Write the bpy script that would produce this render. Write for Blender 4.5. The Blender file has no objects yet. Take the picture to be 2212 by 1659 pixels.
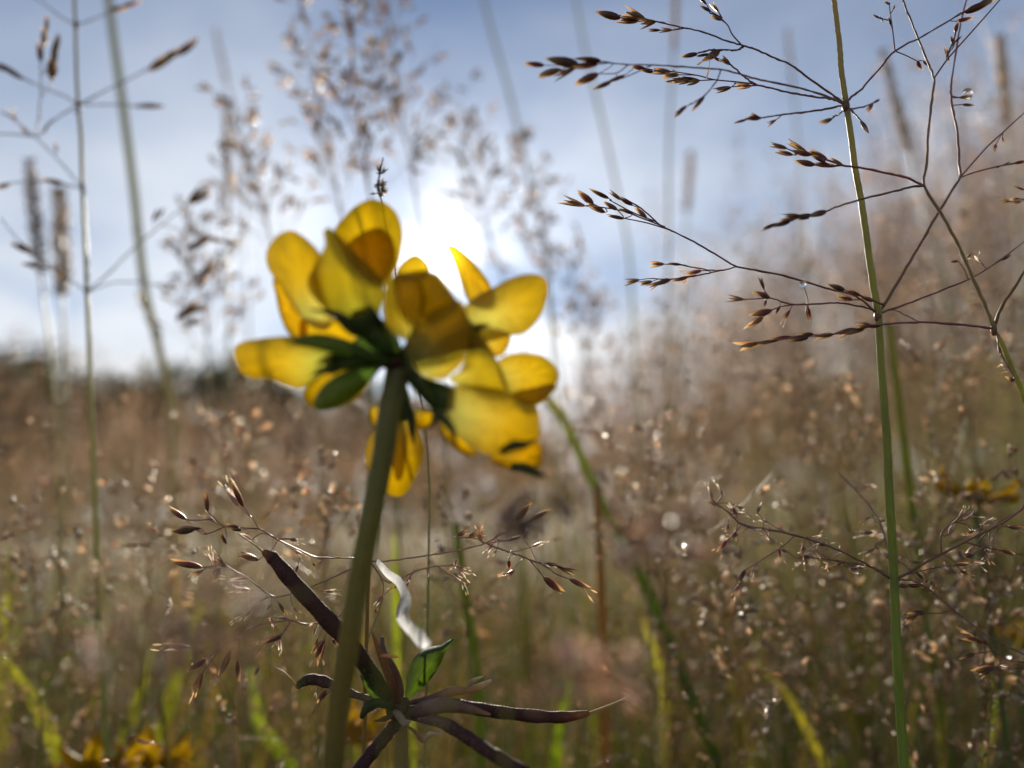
import bpy, math, random
import numpy as np
from mathutils import Vector, Matrix

# ------------------------------------------------------------------ camera, sky, sun, exposure
SC = bpy.context.scene
COL = SC.collection
CAM_H, PITCH, FPX = 0.36, math.radians(10.0), 1671.0      # metres, tilt upwards, focal length in 2212-wide photo pixels
FOCUS = 0.114
cam_data = bpy.data.cameras.new('camera')
cam = bpy.data.objects.new('camera', cam_data)
COL.objects.link(cam)
cam.location = (0, 0, CAM_H)
cam.rotation_euler = (math.pi / 2 + PITCH, 0, 0)
cam_data.sensor_width = 36.0
cam_data.lens = 36.0 * FPX / 2212.0
cam_data.clip_start, cam_data.clip_end = 0.002, 2000.0
cam_data.dof.use_dof = True
cam_data.dof.focus_distance = FOCUS
cam_data.dof.aperture_fstop = cam_data.lens / 2.8          # a 2.8 mm wide opening, as in a phone
SC.camera = cam

RIGHT = np.array([1.0, 0, 0])
FWD = np.array([0, math.cos(PITCH), math.sin(PITCH)])
UPV = np.array([0, -math.sin(PITCH), math.cos(PITCH)])
CAMP = np.array([0, 0, CAM_H])


def W(x, y, d):
    """photo pixel (2212 wide) at a depth in metres -> world point"""
    return CAMP + FWD * d + RIGHT * ((x - 1106.0) / FPX * d) + UPV * ((829.5 - y) / FPX * d)


SUN_DIR = W(966, 562, 1.0) - CAMP
SUN_DIR /= np.linalg.norm(SUN_DIR)
SUN_EL = math.asin(SUN_DIR[2])
SUN_AZ = math.atan2(SUN_DIR[0], SUN_DIR[1])

world = bpy.data.worlds.new('World')
SC.world = world
world.use_nodes = True
nt = world.node_tree
nt.nodes.clear()


def nd(tree, kind, **kw):
    n = tree.nodes.new(kind)
    for k, v in kw.items():
        setattr(n, k, v)
    return n


def mth(tree, op, a, b=None, c=None, clamp=False):
    n = tree.nodes.new('ShaderNodeMath')
    n.operation = op
    n.use_clamp = clamp
    for i, v in enumerate((a, b, c)):
        if v is None:
            continue
        if isinstance(v, (int, float)):
            n.inputs[i].default_value = v
        else:
            tree.links.new(v, n.inputs[i])
    return n.outputs[0]


sky = nd(nt, 'ShaderNodeTexSky', sky_type='NISHITA')
sky.sun_disc = False
sky.sun_elevation = SUN_EL
sky.sun_rotation = SUN_AZ
sky.altitude = 100
sky.air_density = 0.9
sky.dust_density = 0.1
sky.ozone_density = 4.0
bg_sky = nd(nt, 'ShaderNodeBackground')
bg_sky.inputs[1].default_value = 0.062
nt.links.new(sky.outputs[0], bg_sky.inputs[0])

tc = nd(nt, 'ShaderNodeTexCoord')
nrm = nd(nt, 'ShaderNodeVectorMath', operation='NORMALIZE')
nt.links.new(tc.outputs['Generated'], nrm.inputs[0])
sep = nd(nt, 'ShaderNodeSeparateXYZ')
nt.links.new(nrm.outputs[0], sep.inputs[0])
zz = mth(nt, 'MAXIMUM', sep.outputs[2], 0.0)
inv = mth(nt, 'DIVIDE', 1.0, mth(nt, 'ADD', zz, 0.16))
comb = nd(nt, 'ShaderNodeCombineXYZ')
nt.links.new(mth(nt, 'MULTIPLY', sep.outputs[0], inv), comb.inputs[0])
nt.links.new(mth(nt, 'MULTIPLY', sep.outputs[1], inv), comb.inputs[1])
comb.inputs[2].default_value = 3.7
noi = nd(nt, 'ShaderNodeTexNoise')
noi.inputs['Scale'].default_value = 1.15
noi.inputs['Detail'].default_value = 6.0
noi.inputs['Roughness'].default_value = 0.52
noi.inputs['Distortion'].default_value = 0.35
nt.links.new(comb.outputs[0], noi.inputs['Vector'])
dens = mth(nt, 'POWER', mth(nt, 'MULTIPLY', mth(nt, 'SUBTRACT', noi.outputs['Fac'], 0.30, clamp=True), 3.2), 1.6)
air = mth(nt, 'POWER', mth(nt, 'DIVIDE', 0.36, mth(nt, 'ADD', zz, 0.02)), 3.4)      # thin cloud piles up towards the horizon
tau = mth(nt, 'MULTIPLY', mth(nt, 'MULTIPLY', mth(nt, 'ADD', dens, 0.03), air), 1.5)
alpha = mth(nt, 'SUBTRACT', 1.0, mth(nt, 'EXPONENT', mth(nt, 'MULTIPLY', tau, -1.0)), clamp=True)
dot = nd(nt, 'ShaderNodeVectorMath', operation='DOT_PRODUCT')
nt.links.new(nrm.outputs[0], dot.inputs[0])
dot.inputs[1].default_value = tuple(SUN_DIR)
om = mth(nt, 'SUBTRACT', 1.0, dot.outputs['Value'])


def lobe(deg, k):
    a = math.radians(deg) ** 2 / 2
    return mth(nt, 'MULTIPLY', mth(nt, 'EXPONENT', mth(nt, 'DIVIDE', om, -a)), k)


# forward scattering of the low sun in thin cloud: a wide glow and a tight aureole
cb = mth(nt, 'ADD', mth(nt, 'ADD', lobe(30, 0.17), lobe(10, 0.34)), 0.52)
ccol = nd(nt, 'ShaderNodeVectorMath', operation='SCALE')
ccol.inputs[0].default_value = (0.965, 1.0, 1.045)
nt.links.new(cb, ccol.inputs['Scale'])
aur = mth(nt, 'ADD', lobe(1.1, 60.0), mth(nt, 'ADD', lobe(2.9, 6.5), lobe(7.0, 0.45)))
acol = nd(nt, 'ShaderNodeVectorMath', operation='SCALE')
acol.inputs[0].default_value = (1.0, 0.955, 0.86)
nt.links.new(aur, acol.inputs['Scale'])
csum = nd(nt, 'ShaderNodeVectorMath', operation='ADD')
nt.links.new(ccol.outputs[0], csum.inputs[0])
nt.links.new(acol.outputs[0], csum.inputs[1])
bg_cl = nd(nt, 'ShaderNodeBackground')
nt.links.new(csum.outputs[0], bg_cl.inputs[0])
bg_cl.inputs[1].default_value = 1.0
mixw = nd(nt, 'ShaderNodeMixShader')
nt.links.new(alpha, mixw.inputs[0])
nt.links.new(bg_sky.outputs[0], mixw.inputs[1])
nt.links.new(bg_cl.outputs[0], mixw.inputs[2])
wout = nd(nt, 'ShaderNodeOutputWorld')
nt.links.new(mixw.outputs[0], wout.inputs[0])
world.cycles.sampling_method = 'MANUAL'
world.cycles.sample_map_resolution = 2048

sun_data = bpy.data.lights.new('sun', 'SUN')
sun_data.energy = 5.0
sun_data.angle = math.radians(0.53)
sun_data.color = (1.0, 0.91, 0.76)
sun = bpy.data.objects.new('sun', sun_data)
COL.objects.link(sun)
sun.rotation_euler = Vector(SUN_DIR).to_track_quat('Z', 'Y').to_euler()
sun.location = (0, 0, 5)

SC.view_settings.view_transform = 'Standard'
SC.view_settings.look = 'None'
SC.view_settings.exposure = 0.62
SC.view_settings.gamma = 1.0
SC.view_settings.use_curve_mapping = False
SC.render.engine = 'CYCLES'
SC.cycles.use_denoising = True
SC.cycles.max_bounces = 10
SC.cycles.diffuse_bounces = 5
SC.cycles.transmission_bounces = 8
SC.cycles.transparent_max_bounces = 8
SC.cycles.sample_clamp_indirect = 6.0

# ------------------------------------------------------------------ helpers
rnd = random.Random(7)


class MB:
    """collects vertices, quads, triangles and vertex colours of ONE mesh"""

    def __init__(self):
        self.v, self.q, self.t, self.c, self.n = [], [], [], [], 0

    def add(self, v, q=None, t=None, c=(0.5, 0.5, 0.5)):
        v = np.asarray(v, float).reshape(-1, 3)
        c = np.asarray(c, float)
        if c.ndim == 1:
            c = np.tile(c, (len(v), 1))
        self.v.append(v)
        self.c.append(c)
        if q is not None and len(q):
            self.q.append(np.asarray(q, np.int64) + self.n)
        if t is not None and len(t):
            self.t.append(np.asarray(t, np.int64) + self.n)
        self.n += len(v)

    def arrays(self):
        z4, z3 = np.zeros((0, 4), np.int64), np.zeros((0, 3), np.int64)
        return (np.concatenate(self.v), np.concatenate(self.q) if self.q else z4,
                np.concatenate(self.t) if self.t else z3, np.concatenate(self.c))

    def mesh(self, name, mat, smooth=True):
        v, q, t, c = self.arrays()
        return mesh_from(name, v, q, t, c, mat, smooth)

    def build(self, name, mat, parent=None, loc=(0, 0, 0), off=None, smooth=True):
        if off is not None:
            self.v = [a - np.asarray(off) for a in self.v]
        o = bpy.data.objects.new(name, self.mesh(name, mat, smooth))
        return link(o, parent, loc)


def mesh_from(name, v, q, t, c, mat, smooth=True):
    me = bpy.data.meshes.new(name)
    me.vertices.add(len(v))
    me.vertices.foreach_set('co', v.astype(np.float32).ravel())
    nl = q.size + t.size
    me.loops.add(nl)
    me.loops.foreach_set('vertex_index', np.concatenate([q.ravel(), t.ravel()]).astype(np.int32))
    npoly = len(q) + len(t)
    me.polygons.add(npoly)
    starts = np.concatenate([np.arange(len(q)) * 4, q.size + np.arange(len(t)) * 3])
    me.polygons.foreach_set('loop_start', starts.astype(np.int32))
    me.polygons.foreach_set('use_smooth', np.full(npoly, smooth))
    ca = me.color_attributes.new('Col', 'FLOAT_COLOR', 'POINT')
    ca.data.foreach_set('color', np.concatenate([c, np.ones((len(c), 1))], 1).astype(np.float32).ravel())
    me.update(calc_edges=True)
    me.validate()
    me.materials.append(mat)
    return me


def link(o, parent=None, loc=(0, 0, 0)):
    COL.objects.link(o)
    o.location = tuple(loc)
    if parent is not None:
        o.parent = parent
    return o


def tag(o, label=None, cat=None, group=None, kind=None):
    for k, v in (('label', label), ('category', cat), ('group', group), ('kind', kind)):
        if v:
            o[k] = v
    return o


def empty(name, loc, label, cat, group=None):
    o = bpy.data.objects.new(name, None)
    o.empty_display_size = 0.01
    link(o, None, loc)
    return tag(o, label, cat, group, 'thing')


def crom(pts, n=6, closed=False):
    """smooth curve through the points, tangents limited by the shorter neighbour"""
    p = np.asarray(pts, float)
    if closed:
        p = np.concatenate([p[-1:], p, p[:2]])
    else:
        if len(p) < 3:
            s = np.linspace(0, 1, n + 1)[:, None]
            return p[0] * (1 - s) + p[-1] * s
        p = np.concatenate([2 * p[:1] - p[1:2], p, 2 * p[-1:] - p[-2:-1]])
    seg = np.linalg.norm(np.diff(p, axis=0), axis=1)
    tg = p[2:] - p[:-2]
    tg = tg / (np.linalg.norm(tg, axis=1)[:, None] + 1e-12) * np.minimum(seg[:-1], seg[1:])[:, None]
    out = []
    s = np.linspace(0, 1, n, endpoint=False)[:, None]
    h00, h10, h01, h11 = 2 * s ** 3 - 3 * s ** 2 + 1, s ** 3 - 2 * s ** 2 + s, -2 * s ** 3 + 3 * s ** 2, s ** 3 - s ** 2
    for i in range(1, len(p) - 2):
        out.append(h00 * p[i] + h10 * tg[i - 1] + h01 * p[i + 1] + h11 * tg[i])
    if not closed:
        out.append(p[-2:-1])
    return np.concatenate(out)


def tube(mb, pts, rad, n=8, col=(0.5, 0.5, 0.5), cap=True, flat=1.0, ridge=0.0, rn=5):
    p = np.asarray(pts, float)
    m = len(p)
    rad = np.broadcast_to(np.asarray(rad, float), (m,)) if np.ndim(rad) == 0 or len(np.atleast_1d(rad)) == m else np.interp(
        np.linspace(0, 1, m), np.linspace(0, 1, len(rad)), rad)
    t = np.gradient(p, axis=0)
    t /= np.linalg.norm(t, axis=1)[:, None] + 1e-12
    ref = np.array([0.31, 0.92, 0.24])
    if abs(t[:, :] @ ref).max() > 0.93:
        ref = np.array([0.9, -0.2, 0.38])
    a = np.cross(t, ref)
    a /= np.linalg.norm(a, axis=1)[:, None] + 1e-12
    b = np.cross(t, a)
    ang = np.linspace(0, 2 * math.pi, n, endpoint=False)
    rmod = (1 + ridge * np.cos(ang * rn))[None, :, None]
    v = p[:, None] + rad[:, None, None] * rmod * (a[:, None] * np.cos(ang)[None, :, None] + flat * b[:, None] * np.sin(ang)[None, :, None])
    i = np.arange(m - 1)[:, None] * n
    j = np.arange(n)[None]
    k = (j + 1) % n
    q = np.stack([i + j, i + k, i + n + k, i + n + j], -1).reshape(-1, 4)
    c = np.asarray(col, float)
    if c.ndim == 2:
        if len(c) != m:
            x = np.linspace(0, 1, m)
            c = np.stack([np.interp(x, np.linspace(0, 1, len(c)), c[:, e]) for e in range(3)], 1)
        c = np.repeat(c, n, 0)
    tri = None
    v = v.reshape(-1, 3)
    if cap:
        v = np.concatenate([v, p[:1] - t[:1] * rad[0] * .5, p[-1:] + t[-1:] * rad[-1] * .5])
        if c.ndim == 2:
            c = np.concatenate([c, c[:1], c[-1:]])
        o = (m - 1) * n
        jj = np.arange(n)
        kk = (jj + 1) % n
        tri = np.concatenate([np.stack([np.full(n, m * n), kk, jj], 1), np.stack([np.full(n, m * n + 1), o + jj, o + kk], 1)])
    mb.add(v, q, tri, c)


# ------------------------------------------------------------------ materials
def plant_mat(name, trans=0.35, rough=0.5, spec=0.4, nscale=900.0, namt=0.35, tint=(1, 1, 1), bump=0.0, streak=None, coat=0.0, vein=0.0, thin=0.0):
    m = bpy.data.materials.new(name)
    m.use_nodes = True
    t = m.node_tree
    t.nodes.clear()
    out = nd(t, 'ShaderNodeOutputMaterial')
    at = nd(t, 'ShaderNodeAttribute', attribute_name='Col')
    co = nd(t, 'ShaderNodeTexCoord')
    no = nd(t, 'ShaderNodeTexNoise')
    no.inputs['Scale'].default_value = nscale
    no.inputs['Detail'].default_value = 4.0
    if streak:
        mp = nd(t, 'ShaderNodeMapping')
        mp.inputs['Scale'].default_value = streak
        t.links.new(co.outputs['Object'], mp.inputs[0])
        t.links.new(mp.outputs[0], no.inputs['Vector'])
    else:
        t.links.new(co.outputs['Object'], no.inputs['Vector'])
    if vein:
        va = nd(t, 'ShaderNodeAttribute', attribute_name='Vein')
        vm = nd(t, 'ShaderNodeMapping')
        vm.inputs['Scale'].default_value = (vein, 1.6, 1)
        t.links.new(va.outputs['Vector'], vm.inputs[0])
        vn = nd(t, 'ShaderNodeTexNoise')
        vn.inputs['Scale'].default_value = 1.0
        vn.inputs['Detail'].default_value = 5.0
        vn.inputs['Roughness'].default_value = 0.62
        t.links.new(vm.outputs[0], vn.inputs['Vector'])
    oi = nd(t, 'ShaderNodeObjectInfo')
    f = mth(t, 'ADD', mth(t, 'MULTIPLY', no.outputs['Fac'], 2 * namt), 1.0 - namt)
    if vein:
        f = mth(t, 'MULTIPLY', f, mth(t, 'ADD', mth(t, 'MULTIPLY', vn.outputs['Fac'], 1.1), 0.45))
    f = mth(t, 'MULTIPLY', f, mth(t, 'ADD', mth(t, 'MULTIPLY', oi.outputs['Random'], 0.3), 0.85))
    sc = nd(t, 'ShaderNodeVectorMath', operation='SCALE')
    t.links.new(at.outputs['Color'], sc.inputs[0])
    t.links.new(f, sc.inputs['Scale'])
    pr = nd(t, 'ShaderNodeBsdfPrincipled')
    t.links.new(sc.outputs[0], pr.inputs['Base Color'])
    pr.inputs['Roughness'].default_value = rough
    pr.inputs['Specular IOR Level'].default_value = spec
    pr.inputs['Coat Weight'].default_value = coat
    if bump:
        bp = nd(t, 'ShaderNodeBump')
        bp.inputs['Strength'].default_value = bump
        bp.inputs['Distance'].default_value = 0.0003
        t.links.new((vn if vein else no).outputs['Fac'], bp.inputs['Height'])
        t.links.new(bp.outputs[0], pr.inputs['Normal'])
    last = pr
    if trans > 0:
        tr = nd(t, 'ShaderNodeBsdfTranslucent')
        tn = nd(t, 'ShaderNodeVectorMath', operation='MULTIPLY')
        t.links.new(sc.outputs[0], tn.inputs[0])
        tn.inputs[1].default_value = tint
        t.links.new(tn.outputs[0], tr.inputs[0])
        mx = nd(t, 'ShaderNodeMixShader')
        mx.inputs[0].default_value = trans
        t.links.new(pr.outputs[0], mx.inputs[1])
        t.links.new(tr.outputs[0], mx.inputs[2])
        last = mx
    if thin:                                     # a little light goes straight through
        tp = nd(t, 'ShaderNodeBsdfTransparent')
        tp.inputs[0].default_value = (1.0, 0.72, 0.03, 1)
        m2 = nd(t, 'ShaderNodeMixShader')
        m2.inputs[0].default_value = thin
        t.links.new(last.outputs[0], m2.inputs[1])
        t.links.new(tp.outputs[0], m2.inputs[2])
        last = m2
    t.links.new(last.outputs[0], out.inputs[0])
    return m


M_PETAL = plant_mat('petal', 0.62, 0.5, 0.3, 420.0, 0.14, (1.0, 1.0, 0.6), 0.8, vein=16.0, thin=0.11)
M_GREEN = plant_mat('green_leaf', 0.42, 0.5, 0.35, 900.0, 0.25, (1.2, 1.35, 0.6), 0.5, vein=14.0)
M_STEM = plant_mat('flower_stem', 0.3, 0.5, 0.4, 1500.0, 0.3, (1.2, 1.2, 0.6), 0.3)
M_POD = plant_mat('pod_skin', 0.0, 0.62, 0.14, 900.0, 0.6, bump=0.6)
M_CULM = plant_mat('grass_culm', 0.45, 0.42, 0.5, 2600.0, 0.25, (1.2, 1.2, 0.7), 0.25, (1, 1, 0.05))
M_STALK = plant_mat('soft_stalk', 0.6, 0.7, 0.15, 300.0, 0.2, (1.1, 1.1, 0.8))
M_BRANCH = plant_mat('grass_branch', 0.25, 0.4, 0.5, 2500.0, 0.35)
M_SPIKE = plant_mat('spikelet', 0.52, 0.38, 0.5, 1800.0, 0.3, (1.25, 1.0, 0.8), 0.2)
M_PALE = plant_mat('pale_floret', 0.75, 0.35, 0.5, 1800.0, 0.2, (1.05, 1.0, 0.95), 0.2)
M_HAZY = plant_mat('meadow_panicle', 0.68, 0.33, 0.5, 300.0, 0.3, (1.04, 1.02, 0.92), coat=0.15)
M_BLADE = plant_mat('grass_blade', 0.55, 0.5, 0.2, 60.0, 0.3, (1.35, 1.2, 0.4))
M_DRY = plant_mat('dry_husk', 0.4, 0.55, 0.3, 1500.0, 0.4)
M_TREE = plant_mat('tree_leaf', 0.35, 0.5, 0.3, 0.8, 0.35, (1.2, 1.3, 0.6))
M_BARK = plant_mat('bark', 0.0, 0.85, 0.2, 6.0, 0.5, bump=0.4)
M_GLINT = plant_mat('thread_glint', 0.78, 0.35, 0.5, 2200.0, 0.25, (1.0, 1.0, 1.0), 0.6)  # only for the strip that imitates a sun glint

m = bpy.data.materials.new('dew')
m.use_nodes = True
pb = m.node_tree.nodes['Principled BSDF']
pb.inputs['Base Color'].default_value = (1, 1, 1, 1)
pb.inputs['Roughness'].default_value = 0.0
pb.inputs['IOR'].default_value = 1.33
pb.inputs['Transmission Weight'].default_value = 1.0
M_DEW = m

m = bpy.data.materials.new('meadow_soil')
m.use_nodes = True
t = m.node_tree
pb = t.nodes['Principled BSDF']
pb.inputs['Roughness'].default_value = 0.95
n1 = nd(t, 'ShaderNodeTexNoise')
n1.inputs['Scale'].default_value = 3.0
n1.inputs['Detail'].default_value = 8.0
cr = nd(t, 'ShaderNodeValToRGB')
cr.color_ramp.elements[0].position = 0.3
cr.color_ramp.elements[0].color = (0.02, 0.022, 0.008, 1)
cr.color_ramp.elements[1].position = 0.7
cr.color_ramp.elements[1].color = (0.09, 0.066, 0.032, 1)
co = nd(t, 'ShaderNodeTexCoord')
t.links.new(co.outputs['Object'], n1.inputs['Vector'])
t.links.new(n1.outputs['Fac'], cr.inputs[0])
t.links.new(cr.outputs[0], pb.inputs['Base Color'])
M_SOIL = m


# ------------------------------------------------------------------ ground (rises a little to one side)
def gz(x, y):
    x = np.asarray(x, float)
    y = np.asarray(y, float)
    rise = 0.26 * np.clip(x - 0.2, 0, 6) * np.exp(-np.clip(x - 3, 0, None) / 8.0)
    return rise + 0.03 * np.sin(x * 1.3 + 0.4) * np.sin(y * 0.9 + 1.0) - 0.012


def gz1(x, y):
    return float(gz(x, y))


r = np.concatenate([[0.0], np.geomspace(0.15, 600, 70)])
a = np.linspace(0, 2 * math.pi, 96, endpoint=False)
gx = r[:, None] * np.cos(a)
gy = r[:, None] * np.sin(a)
gv = np.stack([gx, gy, gz(gx, gy)], -1).reshape(-1, 3)
i = np.arange(len(r) - 1)[:, None] * 96
j = np.arange(96)[None]
k = (j + 1) % 96
gq = np.stack([i + j, i + 96 + j, i + 96 + k, i + k], -1).reshape(-1, 4)
mb = MB()
mb.add(gv, gq[96:], np.stack([np.zeros(96, int) , 96 + j[0], 96 + k[0]], 1), (0.1, 0.08, 0.05))
tag(mb.build('ground', M_SOIL), 'brown meadow soil under the tall grass', kind='structure')

# ------------------------------------------------------------------ far trees
def make_tree(seed, h, w):
    g = np.random.default_rng(seed)
    crown, trunk = MB(), MB()
    tube(trunk, crom([(0, 0, -.3), (0.05 * h * .2, 0, h * .25), (0, .03 * h, h * .5), (0.02 * h, 0, h * .8)], 5), [h * .035, h * .025, h * .018, h * .006], 8, (0.09, 0.07, 0.05))
    blobs = []
    for b in range(34):
        an, rr = g.uniform(0, 6.28), w * .5 * math.sqrt(g.uniform(0, 1))
        zc = h * g.uniform(.04, .92)
        rr *= 1.15 - (zc / h) ** 2 * .8
        c = np.array([rr * math.cos(an), rr * math.sin(an), zc])
        blobs.append((c, w * g.uniform(.1, .2)))
        if b % 3 == 0:
            tube(trunk, crom([(0, 0, h * .3), c * [.5, .5, .8], c], 4), [h * .012, h * .008, h * .003], 5, (0.09, 0.07, 0.05))
    for c, br in blobs:
        n = 130
        d = g.normal(size=(n, 3))
        d /= np.linalg.norm(d, axis=1)[:, None]
        p = c + d * br * g.uniform(.35, 1.1, (n, 1))
        u = g.normal(size=(n, 3))
        u /= np.linalg.norm(u, axis=1)[:, None]
        s = np.cross(u, d)
        s /= np.linalg.norm(s, axis=1)[:, None] + 1e-9
        L = .028 * h
        v = np.stack([p - u * L, p + s * L * .5, p + u * L, p - s * L * .5], 1).reshape(-1, 3)
        q = np.arange(n * 4).reshape(-1, 4)
        cc = np.repeat(np.array([0.055, 0.065, 0.03]) * g.uniform(.6, 1.4, (n, 1)), 4, 0)
        crown.add(v, q, None, cc)
    return crown.mesh('crown', M_TREE), trunk.mesh('trunk', M_BARK)


tree_protos = [make_tree(s, 7.0, w) for s, w in ((1, 7.0), (2, 8.5), (3, 6.0))]
for n_, (px, py, dist, kind) in enumerate([(-90, 745, 42, 0), (50, 775, 46, 1), (195, 790, 52, 2), (320, 840, 58, 1), (480, 745, 40, 0), (590, 800, 45, 2),
                                           (760, 840, 55, 1), (930, 830, 50, 0), (1120, 900, 60, 2), (1330, 930, 50, 1), (1540, 860, 47, 0), (1760, 790, 44, 2), (1990, 770, 40, 1), (2200, 760, 38, 0)]):
    top = W(px, py, dist)
    z0 = gz1(top[0], top[1])
    s = (top[2] - z0) / 6.8
    tr = empty('tree', (top[0], top[1], z0), 'dark leafy tree on the far edge of the meadow', 'tree', 'trees along the far edge of the meadow')
    for nm, me in zip(('crown', 'trunk'), tree_protos[kind]):
        c = link(bpy.data.objects.new(nm, me), tr)
    tr.scale = (s, s, s)
    tr.rotation_euler.z = rnd.uniform(0, 6.28)

# ------------------------------------------------------------------ loose-panicle grass, the light version for the middle distance and beyond
C_BASE = np.array([0.28, 0.18, 0.11])
C_TIP = np.array([0.63, 0.51, 0.35])
C_MAUVE = np.array([0.56, 0.43, 0.34])


def frames(u):
    ref = np.where(np.abs(u[:, 2:3]) > .9, np.array([[1.0, 0, 0]]), np.array([[0, 0, 1.0]]))
    a_ = np.cross(u, ref)
    a_ /= np.linalg.norm(a_, axis=1)[:, None]
    return a_, np.cross(u, a_)


def spikes_lod(mb, g, p, u, L, wd=.17, c0=C_BASE, c1=C_TIP):
    """many little spindle spikelets: p base points, u directions, L lengths"""
    n = len(p)
    a_, b_ = frames(u)
    L = np.asarray(L)[:, None]
    w_ = L * wd
    mid = p + u * L * .42
    v = np.stack([p, mid + a_ * w_, mid + b_ * w_, mid - a_ * w_, mid - b_ * w_, p + u * L], 1).reshape(-1, 3)
    base = np.arange(n)[:, None] * 6
    t_ = np.concatenate([base + np.array([[0, 2, 1]]), base + [[0, 3, 2]], base + [[0, 4, 3]], base + [[0, 1, 4]],
                         base + [[5, 1, 2]], base + [[5, 2, 3]], base + [[5, 3, 4]], base + [[5, 4, 1]]])
    k_ = g.uniform(.6, 1.4, (n, 1))
    k_[g.uniform(0, 1, n) < .12] = 2.0
    m_ = g.uniform(0, 1, (n, 1))
    cb_ = (c0 * (1 - m_) + C_MAUVE * m_) * k_
    ct_ = c1 * k_
    c = np.stack([cb_, cb_, cb_, cb_, cb_, ct_], 1).reshape(-1, 3)
    mb.add(v, None, t_, c)


def panicle(mb, g, axis, spread, whorls=8, spike=.0028, rb=.00009, up=(15, 55), fill=1.0, nside=3, wd=.17, c0=C_BASE, c1=C_TIP):
    """panicle along an axis polyline (base -> tip)"""
    ax = crom(axis, 8)
    m_ = len(ax)
    tube(mb, ax, np.linspace(rb * 3.2, rb * 1.2, m_), nside + 1, (0.33, 0.25, 0.13), cap=False)
    P, U, LL = [], [], []
    for w_ in range(whorls):
        f = (w_ / whorls) ** .92
        o = ax[int(f * (m_ - 1))]
        T = ax[-1] - ax[0]
        T = T / np.linalg.norm(T)
        e1, e2 = frames(T[None])
        e1, e2 = e1[0], e2[0]
        nb = g.integers(3, 6) if w_ < whorls - 2 else 3
        ph = g.uniform(0, 6.28)
        for b_ in range(nb):
            an = ph + b_ * 6.28 / nb + g.normal(0, .35)
            el = math.radians(g.uniform(*up))
            bl = spread * (1.05 - .72 * f) * g.uniform(.55, 1.1)
            d = (e1 * math.cos(an) + e2 * math.sin(an)) * math.cos(el) + T * math.sin(el)
            bend = T * g.uniform(-.12, .22) + g.normal(0, .08, 3)
            path = [o + d * bl * s_ + bend * bl * s_ * s_ for s_ in (0, .3, .65, 1.0)]
            tube(mb, path, [rb * 1.5, rb * 1.2, rb, rb * .8], nside, (0.26, 0.15, 0.11), cap=False)
            ns = max(2, int(fill * bl / spread * 4.2))
            for s_ in range(ns):
                f0 = .42 + .58 * (s_ + g.uniform(0, .6)) / ns
                q0 = o + d * bl * f0 + bend * bl * f0 * f0
                sd = d * .8 + g.normal(0, .42, 3)
                sd /= np.linalg.norm(sd)
                sl = bl * g.uniform(.14, .3)
                q1 = q0 + sd * sl
                tube(mb, [q0, (q0 + q1) / 2 + g.normal(0, .04, 3) * sl, q1], rb * .8, nside, (0.26, 0.15, 0.11), cap=False)
                for k_ in range(int(g.integers(2, 5))):
                    fk = 1 - .28 * k_
                    du = sd + g.normal(0, .3, 3) - np.array([0, 0, .12])
                    P.append(q0 + (q1 - q0) * fk)
                    U.append(du / np.linalg.norm(du))
                    LL.append(spike * g.uniform(.8, 1.2))
    spikes_lod(mb, g, np.array(P), np.array(U), np.array(LL), wd, c0, c1)
    return np.array(P) + np.array(U) * np.array(LL)[:, None]


TIPS = []


def plant_from_axis(name, label, group, pts, base_d, spread, seed, whorls=8, spike=.0028, culm_r=.0004, culm_col=((.30, .27, .12), (.2, .24, .07)), root_shift=(0, 0), cat='grass', nod=False, dew=0, **kw):
    """a panicle grass whose axis runs through photo points (tip last) at a depth; the culm goes on down to the soil"""
    g = np.random.default_rng(seed)
    w_pts = np.array([W(x, y, d) for x, y, d in pts])
    b = w_pts[0]
    dirv = w_pts[0] - w_pts[1]
    dirv /= np.linalg.norm(dirv)
    root = np.array([b[0] + dirv[0] * .12 + root_shift[0], b[1] + dirv[1] * .1 + root_shift[1], 0])
    if nod:
        root[:2] = b[:2] + dirv[:2] * .02 + np.array(root_shift)
    root[2] = gz1(root[0], root[1])
    t_ = empty(name, root, label, cat, group)
    mb_ = MB()
    tips = panicle(mb_, g, w_pts, spread, whorls, spike, **kw)
    if dew:
        for i_ in g.choice(len(tips), dew, replace=False):
            TIPS.append((tips[i_], spike))
    mb_.build('panicle', M_HAZY, t_, off=root)
    cm = MB()
    path = crom([b + (w_pts[1] - b) * .02, b + dirv * .05 * min(1, b[2] / .3), (b + dirv * .1) * .5 + root * .5, root - [0, 0, .01]], 8)
    if nod:
        path = crom([b + (w_pts[1] - b) * .02, b + dirv * .004 - [0, 0, .001], b + dirv * .007 - [0, 0, .008], b + dirv * .008 - [0, 0, .03], b * .4 + root * .6, root - [0, 0, .01]], 8)
    tube(cm, path, [culm_r * .8, culm_r, culm_r * 1.25, culm_r * 1.5], 6, np.array([culm_col[0], culm_col[1]]))
    cm.build('culm', M_CULM, t_, off=root)
    return t_


# copies for the middle distance
def proto_panicle(seed, L, spread, whorls, **kw):
    g = np.random.default_rng(seed)
    mb_ = MB()
    panicle(mb_, g, [(0, 0, 0), (.004, .003, L * .5), (.012, -.004, L)], spread, whorls, **kw)
    return mb_


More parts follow.
